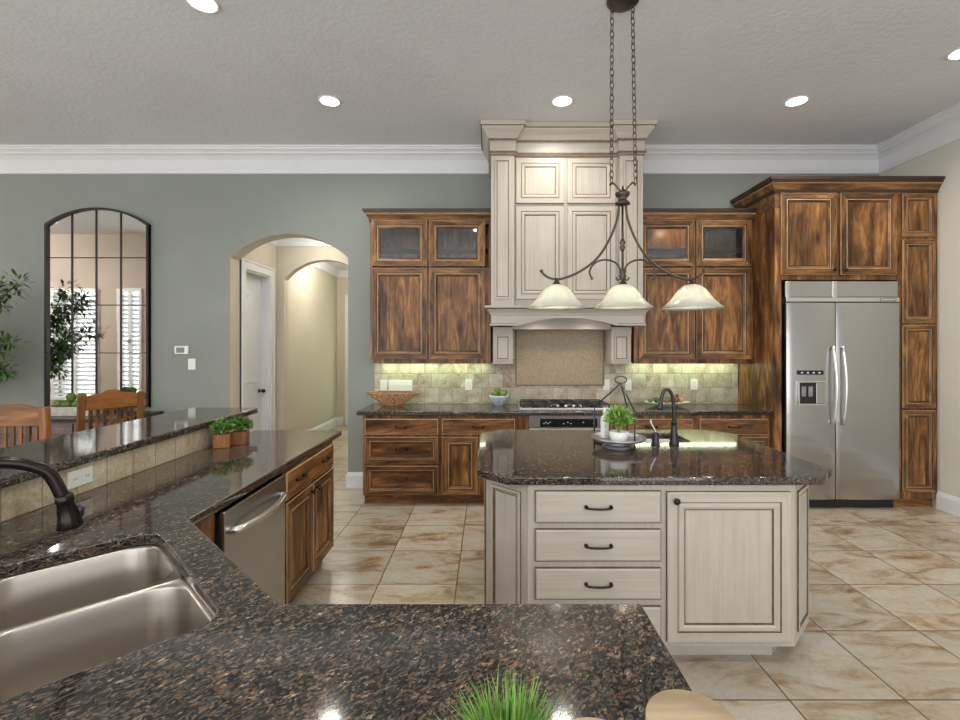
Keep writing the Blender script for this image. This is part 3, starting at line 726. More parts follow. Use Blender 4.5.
d1 = fdoor(0.0, sx-0.003); d2 = fdoor(sx+0.003, FW)
for d_, hx in ((d1, sx-0.040), (d2, sx+0.050)):
    z0, z1 = 0.80, 1.545
    p = [(hx, -0.068, z0+0.015)] + [(hx+0.012*math.sin(PI*i/12), -0.090-0.028*math.sin(PI*i/12), z0+0.005+(z1-z0-0.01)*i/12) for i in range(13)] + [(hx, -0.068, z1-0.015)]
    MB().tube(p, 0.0135, 12).build('handle', M_chrome, d_)
dx0 = 0.095
ds = MB(); ds.box(dx0, -0.080, 1.275, dx0+0.245, -0.070, 1.315); o = ds.build('dispenser_display', M_blackg, d1, 0.002)
for i in range(4): MB().box(dx0+0.03+i*0.055, -0.0812, 1.287, dx0+0.05+i*0.055, -0.0801, 1.30).build('indicator', M_led, o)
ds = MB(); ds.ring(dx0, 0.99, dx0+0.255, 1.215, -0.092, [(0, 0.018, 0), (0, 0, 0), (0.012, 0, 0), (0.018, 0.012, 1)], 0, 0, 1); o = ds.build('dispenser', [M_chrome, M_black], d1)
m = MB(); m.box(dx0+0.035, -0.086, 1.07, dx0+0.075, -0.0795, 1.165); m.build('dispenser_paddle', M_galv, o, 0.006)
MB().box(dx0+0.10, -0.086, 1.07, dx0+0.14, -0.0795, 1.165).build('dispenser_paddle', M_galv, o, 0.006)
MB().box(dx0+0.165, -0.096, 1.005, dx0+0.250, -0.0805, 1.20).build('dispenser_panel', M_steel, o, 0.003)

# ------------------------------------------------------------------ hood
HX0, HX1 = 0.03, 1.50; HC = (HX0+HX1)/2
t = thing('range_hood', 'tall cream glazed wooden range hood rising to the ceiling', 'range hood', (0, 0, 0))
MB().box(0.255, 4.69, 1.93, 1.275, BY-0.003, 3.60).build('chest', CM, t)
for a, b in ((HX0, 0.253), (1.277, HX1)):
    c = MB().box(a, 4.645, 1.93, b, BY-0.003, 3.60).build('pilaster', CM, t, 0.003)
    MB().ring(a+0.035, 2.00, b-0.035, 3.355, 4.634, [(0, 0.0105, None), (0, 0.002, 2), (0.004, 0, None), (0.018, 0, None), (0.021, 0.006, 2), (0.025, 0.006, 2), (0.028, 0.004, None)], 0, 1, 0).build('pilaster_panel', CM, c)
cols = ((0.273, 0.742), (0.772, 1.243))
for a, b in cols:
    front(t, 'door', a, 2.935, b, 3.375, 'panel_door', P_CREAM, CM, 4.669)
    front(t, 'door', a, 2.00, b, 2.905, 'panel_door', P_CREAM, CM, 4.669)
hp = [(0.0, 3.385), (0.012, 3.388), (0.014, 3.40), (0.022, 3.405), (0.024, 3.425), (0.012, 3.435), (0.012, 3.52), (0.024, 3.525), (0.028, 3.545), (0.055, 3.59), (0.085, 3.625), (0.088, 3.64), (0.100, 3.645), (0.104, 3.687), (0, 3.687)]
MB().sweep(hp, [(HX0, BY-0.003), (HX0, 4.645), (0.255, 4.645), (0.255, 4.69), (1.275, 4.69), (1.275, 4.645), (HX1, 4.645), (HX1, BY-0.003)], mats=[1,2,1,2,1,1,1,2,1,1,1,2,1,1]).build('crown', CM, t)
# mantel
mt = MB(); ar = seg_arch(0.30, 1.23, 1.742, 1.815, 20)
mt.prism([(HX0, 1.742), (0.30, 1.742)] + ar[::-1][1:-1] + [(1.23, 1.742), (HX1, 1.742), (HX1, 1.90), (HX0, 1.90)], 4.60, 4.64, 'y', 1)
mt.box(HX0, 4.641, 1.742, HX0+0.03, BY-0.022, 1.925, 0); mt.box(HX1-0.03, 4.641, 1.742, HX1, BY-0.022, 1.925, 0)
mo = mt.build('mantel', CM, t)
MB().sweep([(0, 1.84), (0.006, 1.842), (0.010, 1.86), (0.035, 1.890), (0.045, 1.898), (0.048, 1.908), (0.062, 1.910), (0.063, 1.9285), (0, 1.9285)], [(HX0, BY-0.022), (HX0, 4.60), (HX1, 4.60), (HX1, BY-0.022)], mats=[2,1,1,1,2,1,1,1]).build('mantel_shelf', CM, mo)
MB().sweep([(0, 1.7415), (0.014, 1.7415), (0.014, 1.757), (0.004, 1.762), (0, 1.762)], [(HX0, BY-0.022), (HX0, 4.60), (0.28, 4.60)], mats=[1,1,2,1]).build('mantel_bead', CM, mo)
MB().sweep([(0, 1.7415), (0.014, 1.7415), (0.014, 1.757), (0.004, 1.762), (0, 1.762)], [(1.25, 4.60), (HX1, 4.60), (HX1, BY-0.022)], mats=[1,1,2,1]).build('mantel_bead', CM, mo)
MB().box(HX0+0.031, 4.641, 1.87, HX1-0.031, BY-0.022, 1.90).build('hood_liner', M_ch, t)
MB().box(0.256, 4.97, 1.718, 1.272, BY-0.022, 1.869).build('hood_back_board', M_ch, t)
for x in (0.5, 1.03):
    MB().lathe([(0.03, 0), (0.03, -0.006), (0.001, -0.007)], 20, (x, 4.80, 1.8695)).build('hood_light', M_lamp, t)
    lamp('hood_lamp', 'SPOT', (x, 4.80, 1.855), 5.0, (1.0, 0.93, 0.80), t, 0.03, spot=2.4, blend=0.9)
for a, b in ((0.052, 0.255), (1.273, 1.476)):
    c = MB().box(a, 4.95, 1.375, b, BY-0.022, 1.741).build('corbel', CM, t, 0.003)
    m = MB().ring(a+0.030, 1.395, b-0.030, 1.655, 4.936, [(0, 0.0135, None), (0, 0.002, 2), (0.004, 0, None), (0.014, 0, None), (0.018, 0.007, 2), (0.022, 0.007, 2), (0.025, 0.004, None)], 0, 1, 0)
    m.box(a-0.0, 4.938, 1.675, b+0.0, 4.9495, 1.74, 1); m.box(a-0.004, 4.934, 1.363, b+0.004, BY-0.022, 1.374, 1)
    m.build('corbel_panel', CM, c)

# cooktop
t = thing('cooktop', 'black and stainless five-burner gas cooktop in the back counter', 'cooktop', (0.770, 0, CT))
m = MB().box(-0.465, 4.655, 0.0006, 0.465, 5.17, 0.012); m.box(-0.465, 4.645, 0.0006, 0.465, 4.665, 0.026); m.build('steel_top', M_chrome, t, 0.004)
MB().box(-0.44, 4.68, 0.0122, 0.44, 5.155, 0.016).build('black_top', M_blackg, t)
for i, (a, b) in enumerate(((-0.43, -0.15), (-0.14, 0.14), (0.15, 0.43))):
    g = MB(); z0, z1 = 0.042, 0.054
    y0 = 4.84 if i == 1 else 4.72
    for y in (y0, 5.135): g.box(a, y-0.007, z0, b, y+0.007, z1)
    for x in (a+0.007, (a+b)/2, b-0.007): g.box(x-0.006, y0, z0, x+0.006, 5.135, z1)
    for y in (y0+(5.135-y0)*0.33, y0+(5.135-y0)*0.67): g.box(a, y-0.005, z0, b, y+0.005, z1)
    for x in (a+0.01, b-0.01):
        for y in (y0, 5.135): g.box(x-0.008, y-0.008, 0.0162, x+0.008, y+0.008, z0)
    g.build('grate', M_black, t, 0.002)
for x, y in ((-0.29, 4.82), (-0.29, 5.04), (0, 4.99), (0.29, 4.82), (0.29, 5.04)):
    MB().lathe([(0.045, 0.0162), (0.045, 0.026), (0.035, 0.028), (0.035, 0.034), (0.001, 0.036)], 20, (x, y, 0)).build('burner', M_black, t)
for i, x in enumerate((-0.155, -0.08, 0.0, 0.08, 0.155)):
    MB().lathe([(0.020, 0.0162), (0.018, 0.040), (0.014, 0.043), (0.001, 0.043)], 16, (x, 4.755, 0)).build('control_knob', M_chrome, t)

# ------------------------------------------------------------------ island
IF = 2.34; IB = 3.57; IX0, IX1 = -0.01, 1.70; c = 0.205; IZ0 = 0.085
t = thing('kitchen_island', 'cream glazed island cabinet with drawers, a panelled door and clipped corners', 'cabinet', (0, 0, 0))
outl = [(IX0+c, IF), (IX1-c, IF), (IX1, IF+c), (IX1, IB-c), (IX1-c, IB), (IX0+c, IB), (IX0, IB-c), (IX0, IF+c)]
MB().prism(outl, IZ0, 0.655, 'z').build('body', CM, t)
m = MB(); n_ = len(outl)   # upper band as walls so the bar sink bowl has room
inn = [(0.85+(x-0.85)*0.96, 2.955+(y-2.955)*0.95) for x, y in outl]
for i in range(n_):
    a, b, c1, d1_ = outl[i], outl[(i+1)%n_], inn[(i+1)%n_], inn[i]
    m.prism([a, b, c1, d1_], 0.6555, CB, 'z')
m.build('upper_frame', CM, t)
kk = 0.07
MB().prism([(x+(kk if x < 0.85 else -kk), y+(kk if y < 2.9 else -kk)) for x, y in outl], 0, IZ0-0.0005, 'z').build('toe_kick', M_ch, t)
for a, b in ((0.692, 0.848), (0.506, 0.662), (0.321, 0.474), (0.125, 0.288)):
    d_ = front(t, 'drawer', 0.229, a, 0.839, b, None, P_CSLAB, CM, IF-0.021)
    pull(d_, 0, 0, 0.12, 0)
d_ = front(t, 'door', 0.868, 0.115, 1.468, 0.843, None, P_CREAM, CM, IF-0.021)
knob(d_, -0.262, 0.325, 0)
# clipped-corner and side panels
CP = [(0, 0.0105, None), (0, 0.002, 2), (0.003, 0, None), (0.014, 0, None), (0.017, 0.007, 2), (0.021, 0.007, 2), (0.024, 0.003, None), (0.030, 0.005, 2), (0.033, 0.005, None)]
def side_panel(p, q, z0, z1, inset=0.045):
    p, q = Vector(p), Vector(q); d = q-p; L = d.length; ang = math.atan2(d.y, d.x)
    MB().ring(inset, z0, L-inset, z1, -0.0108, CP, 0, 1, 0).build('side_panel', CM, t, loc=(p.x, p.y, 0), rotz=ang)
side_panel((IX0, IF+c), (IX0+c, IF), 0.14, 0.83)
side_panel((IX1-c, IF), (IX1, IF+c), 0.14, 0.83)
for k in range(2):
    y0 = IF+c+(IB-IF-2*c)*k/2; y1 = IF+c+(IB-IF-2*c)*(k+1)/2
    side_panel((IX1, y0), (IX1, y1), 0.14, 0.83, 0.05); side_panel((IX0, y1), (IX0, y0), 0.14, 0.83, 0.05)
side_panel((IX1, IB-c), (IX1-c, IB), 0.14, 0.83); side_panel((IX0+c, IB), (IX0, IB-c), 0.14, 0.83)
for a, b in ((1.46, 0.86), (0.84, 0.24)): side_panel((a, IB), (b, IB), 0.14, 0.83, 0.02)
# worktop
e = 0.15; X0, X1, Y0, Y1 = -0.058, 1.757, 2.305, 3.605
def rrect(x0, y0, x1, y1, r, n=5):
    return arc(x1-r, y1-r, r, 0, PI/2, n)+arc(x0+r, y1-r, r, PI/2, PI, n)+arc(x0+r, y0+r, r, PI, 1.5*PI, n)+arc(x1-r, y0+r, r, 1.5*PI, 2*PI, n)
sk = (0.97, 3.14, 1.335, 3.46)
tag(slab('island_countertop', [(X0+e, Y0), (X1-e, Y0), (X1, Y0+e), (X1, Y1-e), (X1-e, Y1), (X0+e, Y1), (X0, Y1-e), (X0, Y0+e)], [rrect(*sk, 0.04)], CT, TH, M_gran), 'polished brown granite top with clipped corners on the cream island', 'countertop')
def bowl(mb, outer, inner, zt, zb, m=0):
    """pressed sink bowl: loops from rim to floor"""
    n = len(outer); L = []
    cx = sum(p[0] for p in outer)/n; cy = sum(p[1] for p in outer)/n
    def lp(pts, s, z): return [mb.bm.verts.new((cx+(p[0]-cx)*s, cy+(p[1]-cy)*s, z)) for p in pts]
    L = [lp(outer, 1.0, zt), lp(inner, 1.0, zt), lp(inner, 0.985, zt-0.006), lp(inner, 0.965, zb+0.03), lp(inner, 0.93, zb+0.008), lp(inner, 0.85, zb), lp(inner, 0.12, zb-0.006)]
    for a, b in zip(L, L[1:]):
        for i in range(n):
            f = mb.bm.faces.new((a[i], a[(i+1)%n], b[(i+1)%n], b[i])); f.smooth = True; f.material_index = m
    f = mb.bm.faces.new(L[-1]); f.material_index = m
t = thing('bar_sink', 'small undermount steel bar sink in the island top behind the black faucet', 'sink', (0, 0, 0))
m = MB(); bowl(m, rrect(sk[0]-0.02, sk[1]-0.02, sk[2]+0.02, sk[3]+0.02, 0.05), rrect(sk[0]+0.002, sk[1]+0.002, sk[2]-0.002, sk[3]-0.002, 0.04), CT-TH-0.0008, 0.70); m.build('bowl', M_sink, t)
cxs, cys = (sk[0]+sk[2])/2, (sk[1]+sk[3])/2
MB().lathe([(0.035, 0.696), (0.035, 0.699), (0.02, 0.700), (0.001, 0.698)], 20, (cxs, cys, 0)).build('drain', M_chrome, t)

# island gooseneck faucet
def v3(px, py, d): return Vector(((px-488)*d/480, d, H-(py-345)*d/480))
D = 3.06; b0 = v3(674, 0, D); bxx = b0.x
t = thing('island_faucet', 'black gooseneck faucet standing on the island top', 'faucet', (bxx, D, CT))
MB().lathe([(0.032, 0.0005), (0.032, 0.008), (0.026, 0.016), (0.025, 0.05), (0.021, 0.09), (0.016, 0.12), (0.015, 0.135), (0.019, 0.139), (0.019, 0.148), (0.013, 0.152)], 20).build('base', M_black, t)
gp = [(0, 0, 0.15), (-0.002, 0.0, 0.24), (-0.008, 0, 0.30), (-0.025, 0, 0.340), (-0.045, 0, 0.352), (-0.065, 0, 0.340), (-0.078, 0, 0.305), (-0.083, 0.0, 0.275)]
MB().tube(smooth_path(gp), 0.0115, 12).build('spout', M_black, t)
MB().tube([(-0.083, 0, 0.276), (-0.086, 0, 0.26), (-0.090, 0, 0.235), (-0.092, 0, 0.222)], [0.013, 0.014, 0.020, 0.018], 14).build('spray_head', M_black, t)
t = thing('faucet_handle', 'separate black lever handle left of the island faucet', 'faucet handle', (v3(655.5, 0, 3.05).x, 3.05, CT))
MB().lathe([(0.027, 0.0005), (0.027, 0.008), (0.022, 0.014), (0.023, 0.05), (0.019, 0.06), (0.021, 0.066), (0.015, 0.078), (0.004, 0.084)], 18).build('base', M_black, t)
MB().tube(smooth_path([(0, 0, 0.078), (-0.008, 0, 0.10), (-0.022, 0, 0.125), (-0.030, 0, 0.145), (-0.028, 0, 0.162)]), [0.007]*24+[0.009], 10).build('lever', M_chrome, t, label='polished curved lever')

# tiered tray stand on island
t = thing('tray_stand', 'black iron tray stand with round tin tray on the island', 'tray', (0.815, 3.0, CT))
MB().lathe([(0.001, 0.047), (0.150, 0.047), (0.162, 0.053), (0.165, 0.064), (0.168, 0.064), (0.164, 0.050), (0.150, 0.043), (0.001, 0.043)], 36, cap=False).build('tray', M_galv, t)
MB().lathe([(0.10, 0.001), (0.10, 0.008), (0.075, 0.012), (0.070, 0.040), (0.09, 0.0425)], 28).build('pedestal', M_galv, t)
m = MB()
pl = Vector((-0.122, 0.13, 0)); pr = Vector((0.062, -0.10, 0)); top = Vector((0.015, 0.0, 0.395))
pl = Vector((-0.125, 0.115, 0)); pr = Vector((0.070, -0.105, 0))
for p in (pl, pr):
    m.tube([(p.x, p.y, 0.004), (p.x, p.y, 0.235)], 0.0048, 8); m.tube([(p.x, p.y, 0.233), top], 0.0048, 8)
    m.tube([(p.x, p.y, 0.005), (0, 0, 0.005)], 0.0045, 8)
q = Vector((0.045, 0.05, 0.24)); m.tube([top, (0.075, 0.07, 0.24)], 0.004, 8); m.tube([(0.075, 0.07, 0.24), (0.075, 0.07, 0.06)], 0.004, 8)
m.tube([(top.x+0.037*math.cos(a*PI/9), top.y, 0.418+0.022*math.sin(a*PI/9)) for a in range(18)], 0.004, 8, closed=True)
m.build('frame', M_black, t)
t = thing('soap_bottle', 'white bottle standing behind the plant on the tin tray', 'bottle', (0.815-0.075, 3.045, CT+0.0475))
MB().lathe([(0.024, 0), (0.026, 0.01), (0.026, 0.115), (0.018, 0.135), (0.009, 0.143), (0.009, 0.155), (0.001, 0.156)], 20).build('bottle_body', M_soap, t)
m = MB(); m.lathe([(0.012, 0.156), (0.012, 0.170), (0.005, 0.172), (0.005, 0.188), (0.001, 0.189)], 14); m.tube([(0, 0, 0.186), (0.02, 0, 0.186), (0.03, 0, 0.178)], 0.004, 8); m.build('pump', M_soap, t)

def foliage(mb, c, r, n, L, w, up=0.5, mats=1, flat=1.0, inner=0.35):
    for i in range(n):
        d = Vector((random.gauss(0,1), random.gauss(0,1), random.gauss(0,1)*flat+up)); d.normalize()
        if d.z < -0.1: d.z *= -0.5
        p = Vector(c) + d*r*random.uniform(inner, 1.0)
        dd = (d + Vector((random.gauss(0,.5), random.gauss(0,.5), random.gauss(0,.5)))).normalized()
        mb.leaf(p, dd, Vector((random.gauss(0,1), random.gauss(0,1), 1)).normalized(), L*random.uniform(.7,1.2), w*random.uniform(.7,1.2), random.randrange(mats))
t = thing('potted_plant', 'small bushy green plant in a white pot on the tin tray', 'plant', (0.797, 2.925, CT+0.0475))
MB().lathe([(0.036, 0), (0.048, 0.006), (0.053, 0.03), (0.055, 0.062), (0.050, 0.063), (0.048, 0.045), (0.001, 0.044)], 24).build('pot', M_ceramic, t)
m = MB(); foliage(m, (0, 0, 0.118), 0.085, 950, 0.036, 0.008, 0.5, 3)
for i in range(14): a = i*2.4; m.tube([(0, 0, 0.044), (0.04*math.cos(a), 0.04*math.sin(a), 0.13)], 0.0015, 4)
m.build('foliage', [M_leafl, M_leaf, M_grass], t, fix=False)

# ------------------------------------------------------------------ pendant light
PX, PY = 0.835, 2.97
def ps(px, py): return Vector(((px-488)*PY/480-PX, 0, H-(py-345)*PY/480))
t = thing('pendant_light', 'three-shade bronze pendant light hanging on chains over the island', 'pendant light', (PX, PY, 0))
MB().lathe([(0.10, CZ-0.0005), (0.10, CZ-0.008), (0.09, CZ-0.018), (0.05, CZ-0.024), (0.001, CZ-0.025)], 28).build('canopy', M_iron, t)
def chain(x0, z0, x1, z1):
    m = MB(); L = 0.052; n = int((z0-z1)/(L*0.78))
    for i in range(n+1):
        u = (i+0.5)/(n+1); cz = z0+(z1-z0)*u; cx = x0+(x1-x0)*u; a = (i % 2)*PI/2+0.35
        pts = []
        for q in range(12):
            th = 2*PI*q/12; lx = 0.0125*math.cos(th); lz = 0.026*math.sin(th)
            pts.append((cx+lx*math.cos(a), lx*math.sin(a), cz+lz))
        m.tube(pts, 0.0028, 6, closed=True)
    return m.build('chain', M_iron, t)
chain(ps(612,0).x, CZ-0.035, ps(611.5,0).x, ps(0,184).z); chain(ps(632.5,0).x, CZ-0.035, ps(635.5,0).x, ps(0,184).z)
cx0 = 622.5
z = lambda py: ps(0, py).z
MB().lathe([(0.006, z(186)), (0.008, z(189)), (0.030, z(191.5)), (0.046, z(193)), (0.042, z(196)), (0.026, z(198)), (0.028, z(201)), (0.044, z(202.5)), (0.046, z(204.5)), (0.012, z(206))], 24, (ps(cx0,0).x, 0, 0)).build('hub', M_iron, t)
MB().tube([ps(cx0, 204), ps(cx0, 281)], 0.0065, 10).build('rod', M_iron, t)
MB().lathe([(0.007, z(238)), (0.014, z(241)), (0.020, z(243)), (0.010, z(245)), (0.018, z(247)), (0.012, z(250)), (0.007, z(252))], 16, (ps(cx0,0).x, 0, 0)).build('rod_knop', M_iron, t)
MB().lathe([(0.010, z(269)), (0.020, z(271)), (0.016, z(274)), (0.022, z(277)), (0.008, z(280)), (0.012, z(284)), (0.030, z(287)), (0.001, z(286))], 16, (ps(cx0,0).x, 0, 0)).build('rod_collar', M_iron, t)
for sgn in (-1, 1):
    def mp(x, y, dy=0):
        v = ps(cx0+sgn*(cx0-x), y); v.y = dy; return v
    m = MB(); m.tube(smooth_path([mp(621, 192), mp(617, 187), mp(613, 183), mp(610.5, 183.5), mp(610, 185.5)]), 0.006, 8); m.build('hook', M_iron, t)
    m = MB(); m.tube(smooth_path([mp(619, 204), mp(617.5, 218), mp(611, 236), mp(602, 252), mp(592, 263), mp(577, 273), mp(560, 279), mp(550, 278), mp(543.5, 274), mp(541.5, 271)]), 0.0075, 10); m.sphere(mp(541.5, 271), 0.011)
    m.build('arm', M_iron, t)
    m = MB(); m.tube(smooth_path([mp(620.5, 278), mp(621, 272), mp(617, 264), mp(609, 260.2), mp(600, 260.5), mp(593, 265), mp(589.5, 272), mp(592, 278.5)]), 0.006, 8); m.sphere(mp(592, 278.5), 0.009); m.build('scroll', M_iron, t)
    m = MB(); m.tube(smooth_path([mp(622, 276), mp(619, 280), mp(616.5, 279), mp(616.5, 277)]), 0.0055, 8); m.build('scroll', M_iron, t)
sprof = [(58, 285.0), (70, 287.5), (76, 290.5), (81.5, 294), (85.5, 298), (90, 302), (96, 304.8), (98.5, 306.2)]
for sx_ in (556.5, cx0+0.5, 692):
    x = ps(sx_, 0).x; k = PY/480
    cup = MB().lathe([(0.008, z(278)), (0.012, z(281)), (0.022, z(283)), (0.034, z(285.5)), (0.034, z(286.5)), (0.001, z(286))], 18, (x, 0, 0)).build('shade_fitter', M_iron, t)
    pr_ = [(0.020, z(284.5)), (0.045, z(285.3)), (0.062, z(287)), (0.080, z(289.7)), (0.102, z(294.4)), (0.126, z(300)), (0.156, z(304.7)), (0.180, z(308))]
    m = MB(); m.lathe(pr_ + [(r-0.004, zz-0.004) for r, zz in pr_[::-1]], 40, (x, 0, 0), cap=False)
    so = m.build('lamp_shade', M_shade, t)
    MB().sphere((x, 0, z(299)), 0.026).build('bulb', M_bulb, so)
    lamp('pendant_lamp', 'POINT', (x, 0, z(304)), PEND_W, (1.0, 0.94, 0.82), t, 0.028)

# ------------------------------------------------------------------ peninsula
base_cab('knotty wood base cabinet with two doors at the far end of the left peninsula', (-1.12, 2.605, 0), PI/2, 0.85, 0.62,
  [('drawer', 0.02, 0.70, 0.815, 0.855, ('pull', 0.20, 0.78), ('pull', 0.635, 0.78)), ('door', 0.02, 0.125, 0.412, 0.685, ('knob', 0.375, 0.645)), ('door', 0.422, 0.125, 0.815, 0.685, ('knob', 0.460, 0.645))])
t = thing('dishwasher', 'stainless dishwasher with bowed handle in the left peninsula', 'dishwasher', (-1.12, 1.985, 0), PI/2)
MB().box(0.0, 0.0, 0.0, 0.605, 0.60, 0.845).build('body', M_black, t)
dd = MB().box(0.004, -0.028, 0.09, 0.601, -0.001, 0.862).build('door', M_steel, t, 0.006)
p = [(0.06, -0.028, 0.765), (0.06, -0.045, 0.765)] + [(0.06+0.485*i/10, -0.050-0.034*math.sin(PI*i/10), 0.765) for i in range(11)] + [(0.545, -0.045, 0.765), (0.545, -0.028, 0.765)]
MB().tube(p, 0.016, 12).build('handle', M_chrome, dd)
MB().box(0.004, 0.03, 0.0, 0.601, 0.05, 0.085).build('kick_plate', M_black, t)
t = thing('corner_sink_cabinet', 'knotty wood corner cabinet under the double sink left of the dishwasher', 'cabinet', (0, 0, 0))
m = MB(); m.prism([(-1.12, 1.965), (-1.12, 1.74), (-0.53, 1.15), (-0.53, 0.42), (-1.735, 0.42), (-1.735, 1.965)], 0.10, 0.62, 'z')
m.build('body', WM, t)
m = MB()
ring_ = [(-1.12, 1.965), (-1.12, 1.74), (-0.53, 1.15)]
m.prism([(-1.12, 1.965), (-1.12, 1.74), (-1.14, 1.73), (-1.14, 1.965)], 0.6205, CB, 'z', 0)
m.prism([(-1.12, 1.74), (-0.53, 1.15), (-0.53, 1.12), (-1.14, 1.73)], 0.6205, CB, 'z', 0)
m.box(-0.55, 0.42, 0.6205, -0.53, 1.119, CB, 0); m.box(-1.735, 0.42, 0.6205, -1.715, 1.965, CB, 0); m.box(-1.714, 0.42, 0.6205, -0.551, 0.44, CB, 0); m.box(-1.714, 1.945, 0.6205, -1.141, 1.965, CB, 0)
m.build('upper_frame', WM, t)
MB().prism([(-1.19, 1.965), (-1.19, 1.71), (-0.56, 1.08), (-0.56, 0.45), (-1.70, 0.45), (-1.70, 1.965)], 0, 0.0995, 'z').build('toe_kick', M_wh, t)
for a, b in ((0.07, 0.41), (0.42, 0.76)):
    m = MB(); m.ring(a, 0.125, b, 0.685, -0.021, P_WOOD, 0, 1, 0); m.build('door', WM, t, loc=(-1.12, 1.74, 0), rotz=-PI/4)
# fix facing: doors look to +X+Y
for o in children(t):
    if o.name.startswith('door'):
        o.rotation_euler.z = 3*PI/4; o.location = (-0.53, 1.15, 0)
base_cab('knotty wood base cabinet under the near granite counter', (0.345, 1.14, 0), PI, 0.87, 0.70,
  [('drawer', 0.02, 0.70, 0.85, 0.855, ('pull', 0.435, 0.78)), ('door', 0.02, 0.125, 0.43, 0.685), ('door', 0.44, 0.125, 0.85, 0.685)])

# sink cutout in (u,v) frame
s2 = math.sqrt(0.5)
def uv(u, v): return ((u+v)*s2, (v-u)*s2)
SU0, SU1, SV0, SV1 = -1.975, -1.225, -0.075, 0.358
def uvr(u0, v0, u1, v1, r, n=6): return [uv(*p) for p in rrect(u0, v0, u1, v1, r, n)]
r = 0.07
outline = [(-1.742, 3.585), (-1.105, 3.585)] + arc(-1.105, 3.57, 0.015, PI/2, 0, 4)[1:] + [(-1.09, 1.752), (-0.512, 1.182)] + [(0.378, 1.182)] + [(0.378, 0.40), (-1.742, 0.40)]
tag(slab('peninsula_countertop', outline, [uvr(SU0, SV0, SU1, SV1, r)], CT, TH, M_gran), 'large angled granite counter holding the double sink in the foreground', 'countertop')
t = thing('double_sink', 'stainless undermount double-bowl sink in the near angled counter', 'sink', (0, 0, 0))
um = -1.615
zt = CT-TH-0.0008
m = MB()
bowl(m, uvr(SU0-0.01, SV0-0.01, um, SV1+0.01, 0.02), uvr(SU0+0.004, SV0+0.004, um-0.012, SV1-0.004, 0.085), zt, 0.67)
m.build('bowl', M_sink, t)
m = MB()
bowl(m, uvr(um, SV0-0.01, SU1+0.01, SV1+0.01, 0.02), uvr(um+0.012, SV0+0.004, SU1-0.004, SV1-0.004, 0.085), zt, 0.66)
m.build('bowl', M_sink, t)
for uu, zz in ((-1.80, 0.664), (-1.42, 0.654)):
    c_ = uv(uu, 0.14); MB().lathe([(0.045, 0.0), (0.045, 0.004), (0.03, 0.003), (0.001, 0.001)], 24, (c_[0], c_[1], zz)).build('drain', M_chrome, t)
# main faucet
fu = -1.60; fb = uv(fu, -0.16)
t = thing('pull_down_faucet', 'dark bronze pull-down faucet arching over the double sink at left', 'faucet', (fb[0], fb[1], CT), 0)
dv = Vector((s2, s2, 0))   # spout direction
MB().lathe([(0.034, 0.0005), (0.034, 0.01), (0.027, 0.018), (0.024, 0.09), (0.020, 0.11), (0.015, 0.115)], 22).build('base', M_bronze, t)
gp = [Vector((0,0,0.11)), Vector((0,0,0.20))] + [dv*(0.130-0.130*math.cos(a)) + Vector((0,0,0.243+0.118*math.sin(a))) for a in [PI*i/10 for i in range(1, 9)]]
end = dv*0.262 + Vector((0,0,0.240))
gp = [tuple(p) for p in gp]; gp.append(tuple(end))
MB().tube(smooth_path(gp, 4), 0.0145, 16).build('spout', M_bronze, t)
hd = MB(); h0 = dv*0.258+Vector((0,0,0.262)); dirn = (dv*0.16+Vector((0,0,-1))).normalized()
hd.tube([h0, h0+dirn*0.004, h0+dirn*0.018, h0+dirn*0.022, h0+dirn*0.06, h0+dirn*0.084, h0+dirn*0.089], [0.0155, 0.019, 0.0195, 0.0175, 0.022, 0.0275, 0.025], 20)
ho = hd.build('spray_head', M_bronze, t)
rb = MB(); side = (dv*1.0).normalized(); pb = h0+dirn*0.035+side*0.022
rb.tube([pb, pb+dirn*0.012+side*0.004, pb+dirn*0.030+side*0.002], [0.006, 0.009, 0.005], 10); rb.build('spray_button', M_black, ho)
MB().tube([(0.02, -0.02, 0.07), (0.05, -0.05, 0.085), (0.09, -0.09, 0.12)], [0.008, 0.007, 0.009], 10).build('lever', M_bronze, t)

# bar wall, tile, raised top
struct(MB().box(-1.90, 0.40, 0, -1.752, 3.50, 1.044).build('wall_bar', M_green))
tag(MB().box(-1.7515, 0.40, CT+0.0005, -1.744, 3.50, 1.0435).build('tile_riser', M_riser), 'beige stone tile strip below the raised bar top', 'tile strip')
def curve_out(): return [(-2.23, 3.62), (-1.76, 3.62)] + arc(-1.76, 3.58, 0.04, PI/2, 0, 4)[1:] + [(-1.72, 0.40), (-2.23, 0.40)]
tag(slab('bar_countertop', curve_out(), [], 1.084, 0.038, M_gran), 'raised narrow granite bar top at the left above the tile strip', 'countertop')
plate('wall_outlet', 'cream double outlet on the tile strip below the raised bar', -1.7435, 0.990, 0.125, 0.072, 2, 'outlet', 'side', 2.05)

# planters
def planter(label, x, y, s, rot=0, leaf_mats=None):
    t = thing('potted_plant', label, 'plant', (x, y, CT+0.0005), rot)
    m = MB(); w = s/2; n = 6
    outer = [(w*math.cos(2*PI*i/6), w*math.sin(2*PI*i/6)) for i in range(6)]
    outer = [(w, w), (-w, w), (-w, -w), (w, -w)]; m.prism(outer, 0, s*0.95, 'z'); m.build('planter_box', M_terra, t, 0.003)
    f = MB(); foliage(f, (0, 0, s*1.2), s*0.70, 460, 0.026, 0.017, 0.5, 3, 0.75)
    for i in range(10): a = i*2.4; f.tube([(0, 0, s*0.95), (0.04*math.cos(a), 0.04*math.sin(a), s*1.3)], 0.0015, 4)
    f.build('foliage', [M_leaf, M_leafl, M_leafd], t, fix=False)
planter('green plant in a small wooden pot on the peninsula, left of the far pair', -1.655, 2.99, 0.088, 0.35)
planter('green plant in a small wooden pot on the peninsula, right of the far pair', -1.592, 3.085, 0.088, 0.2)
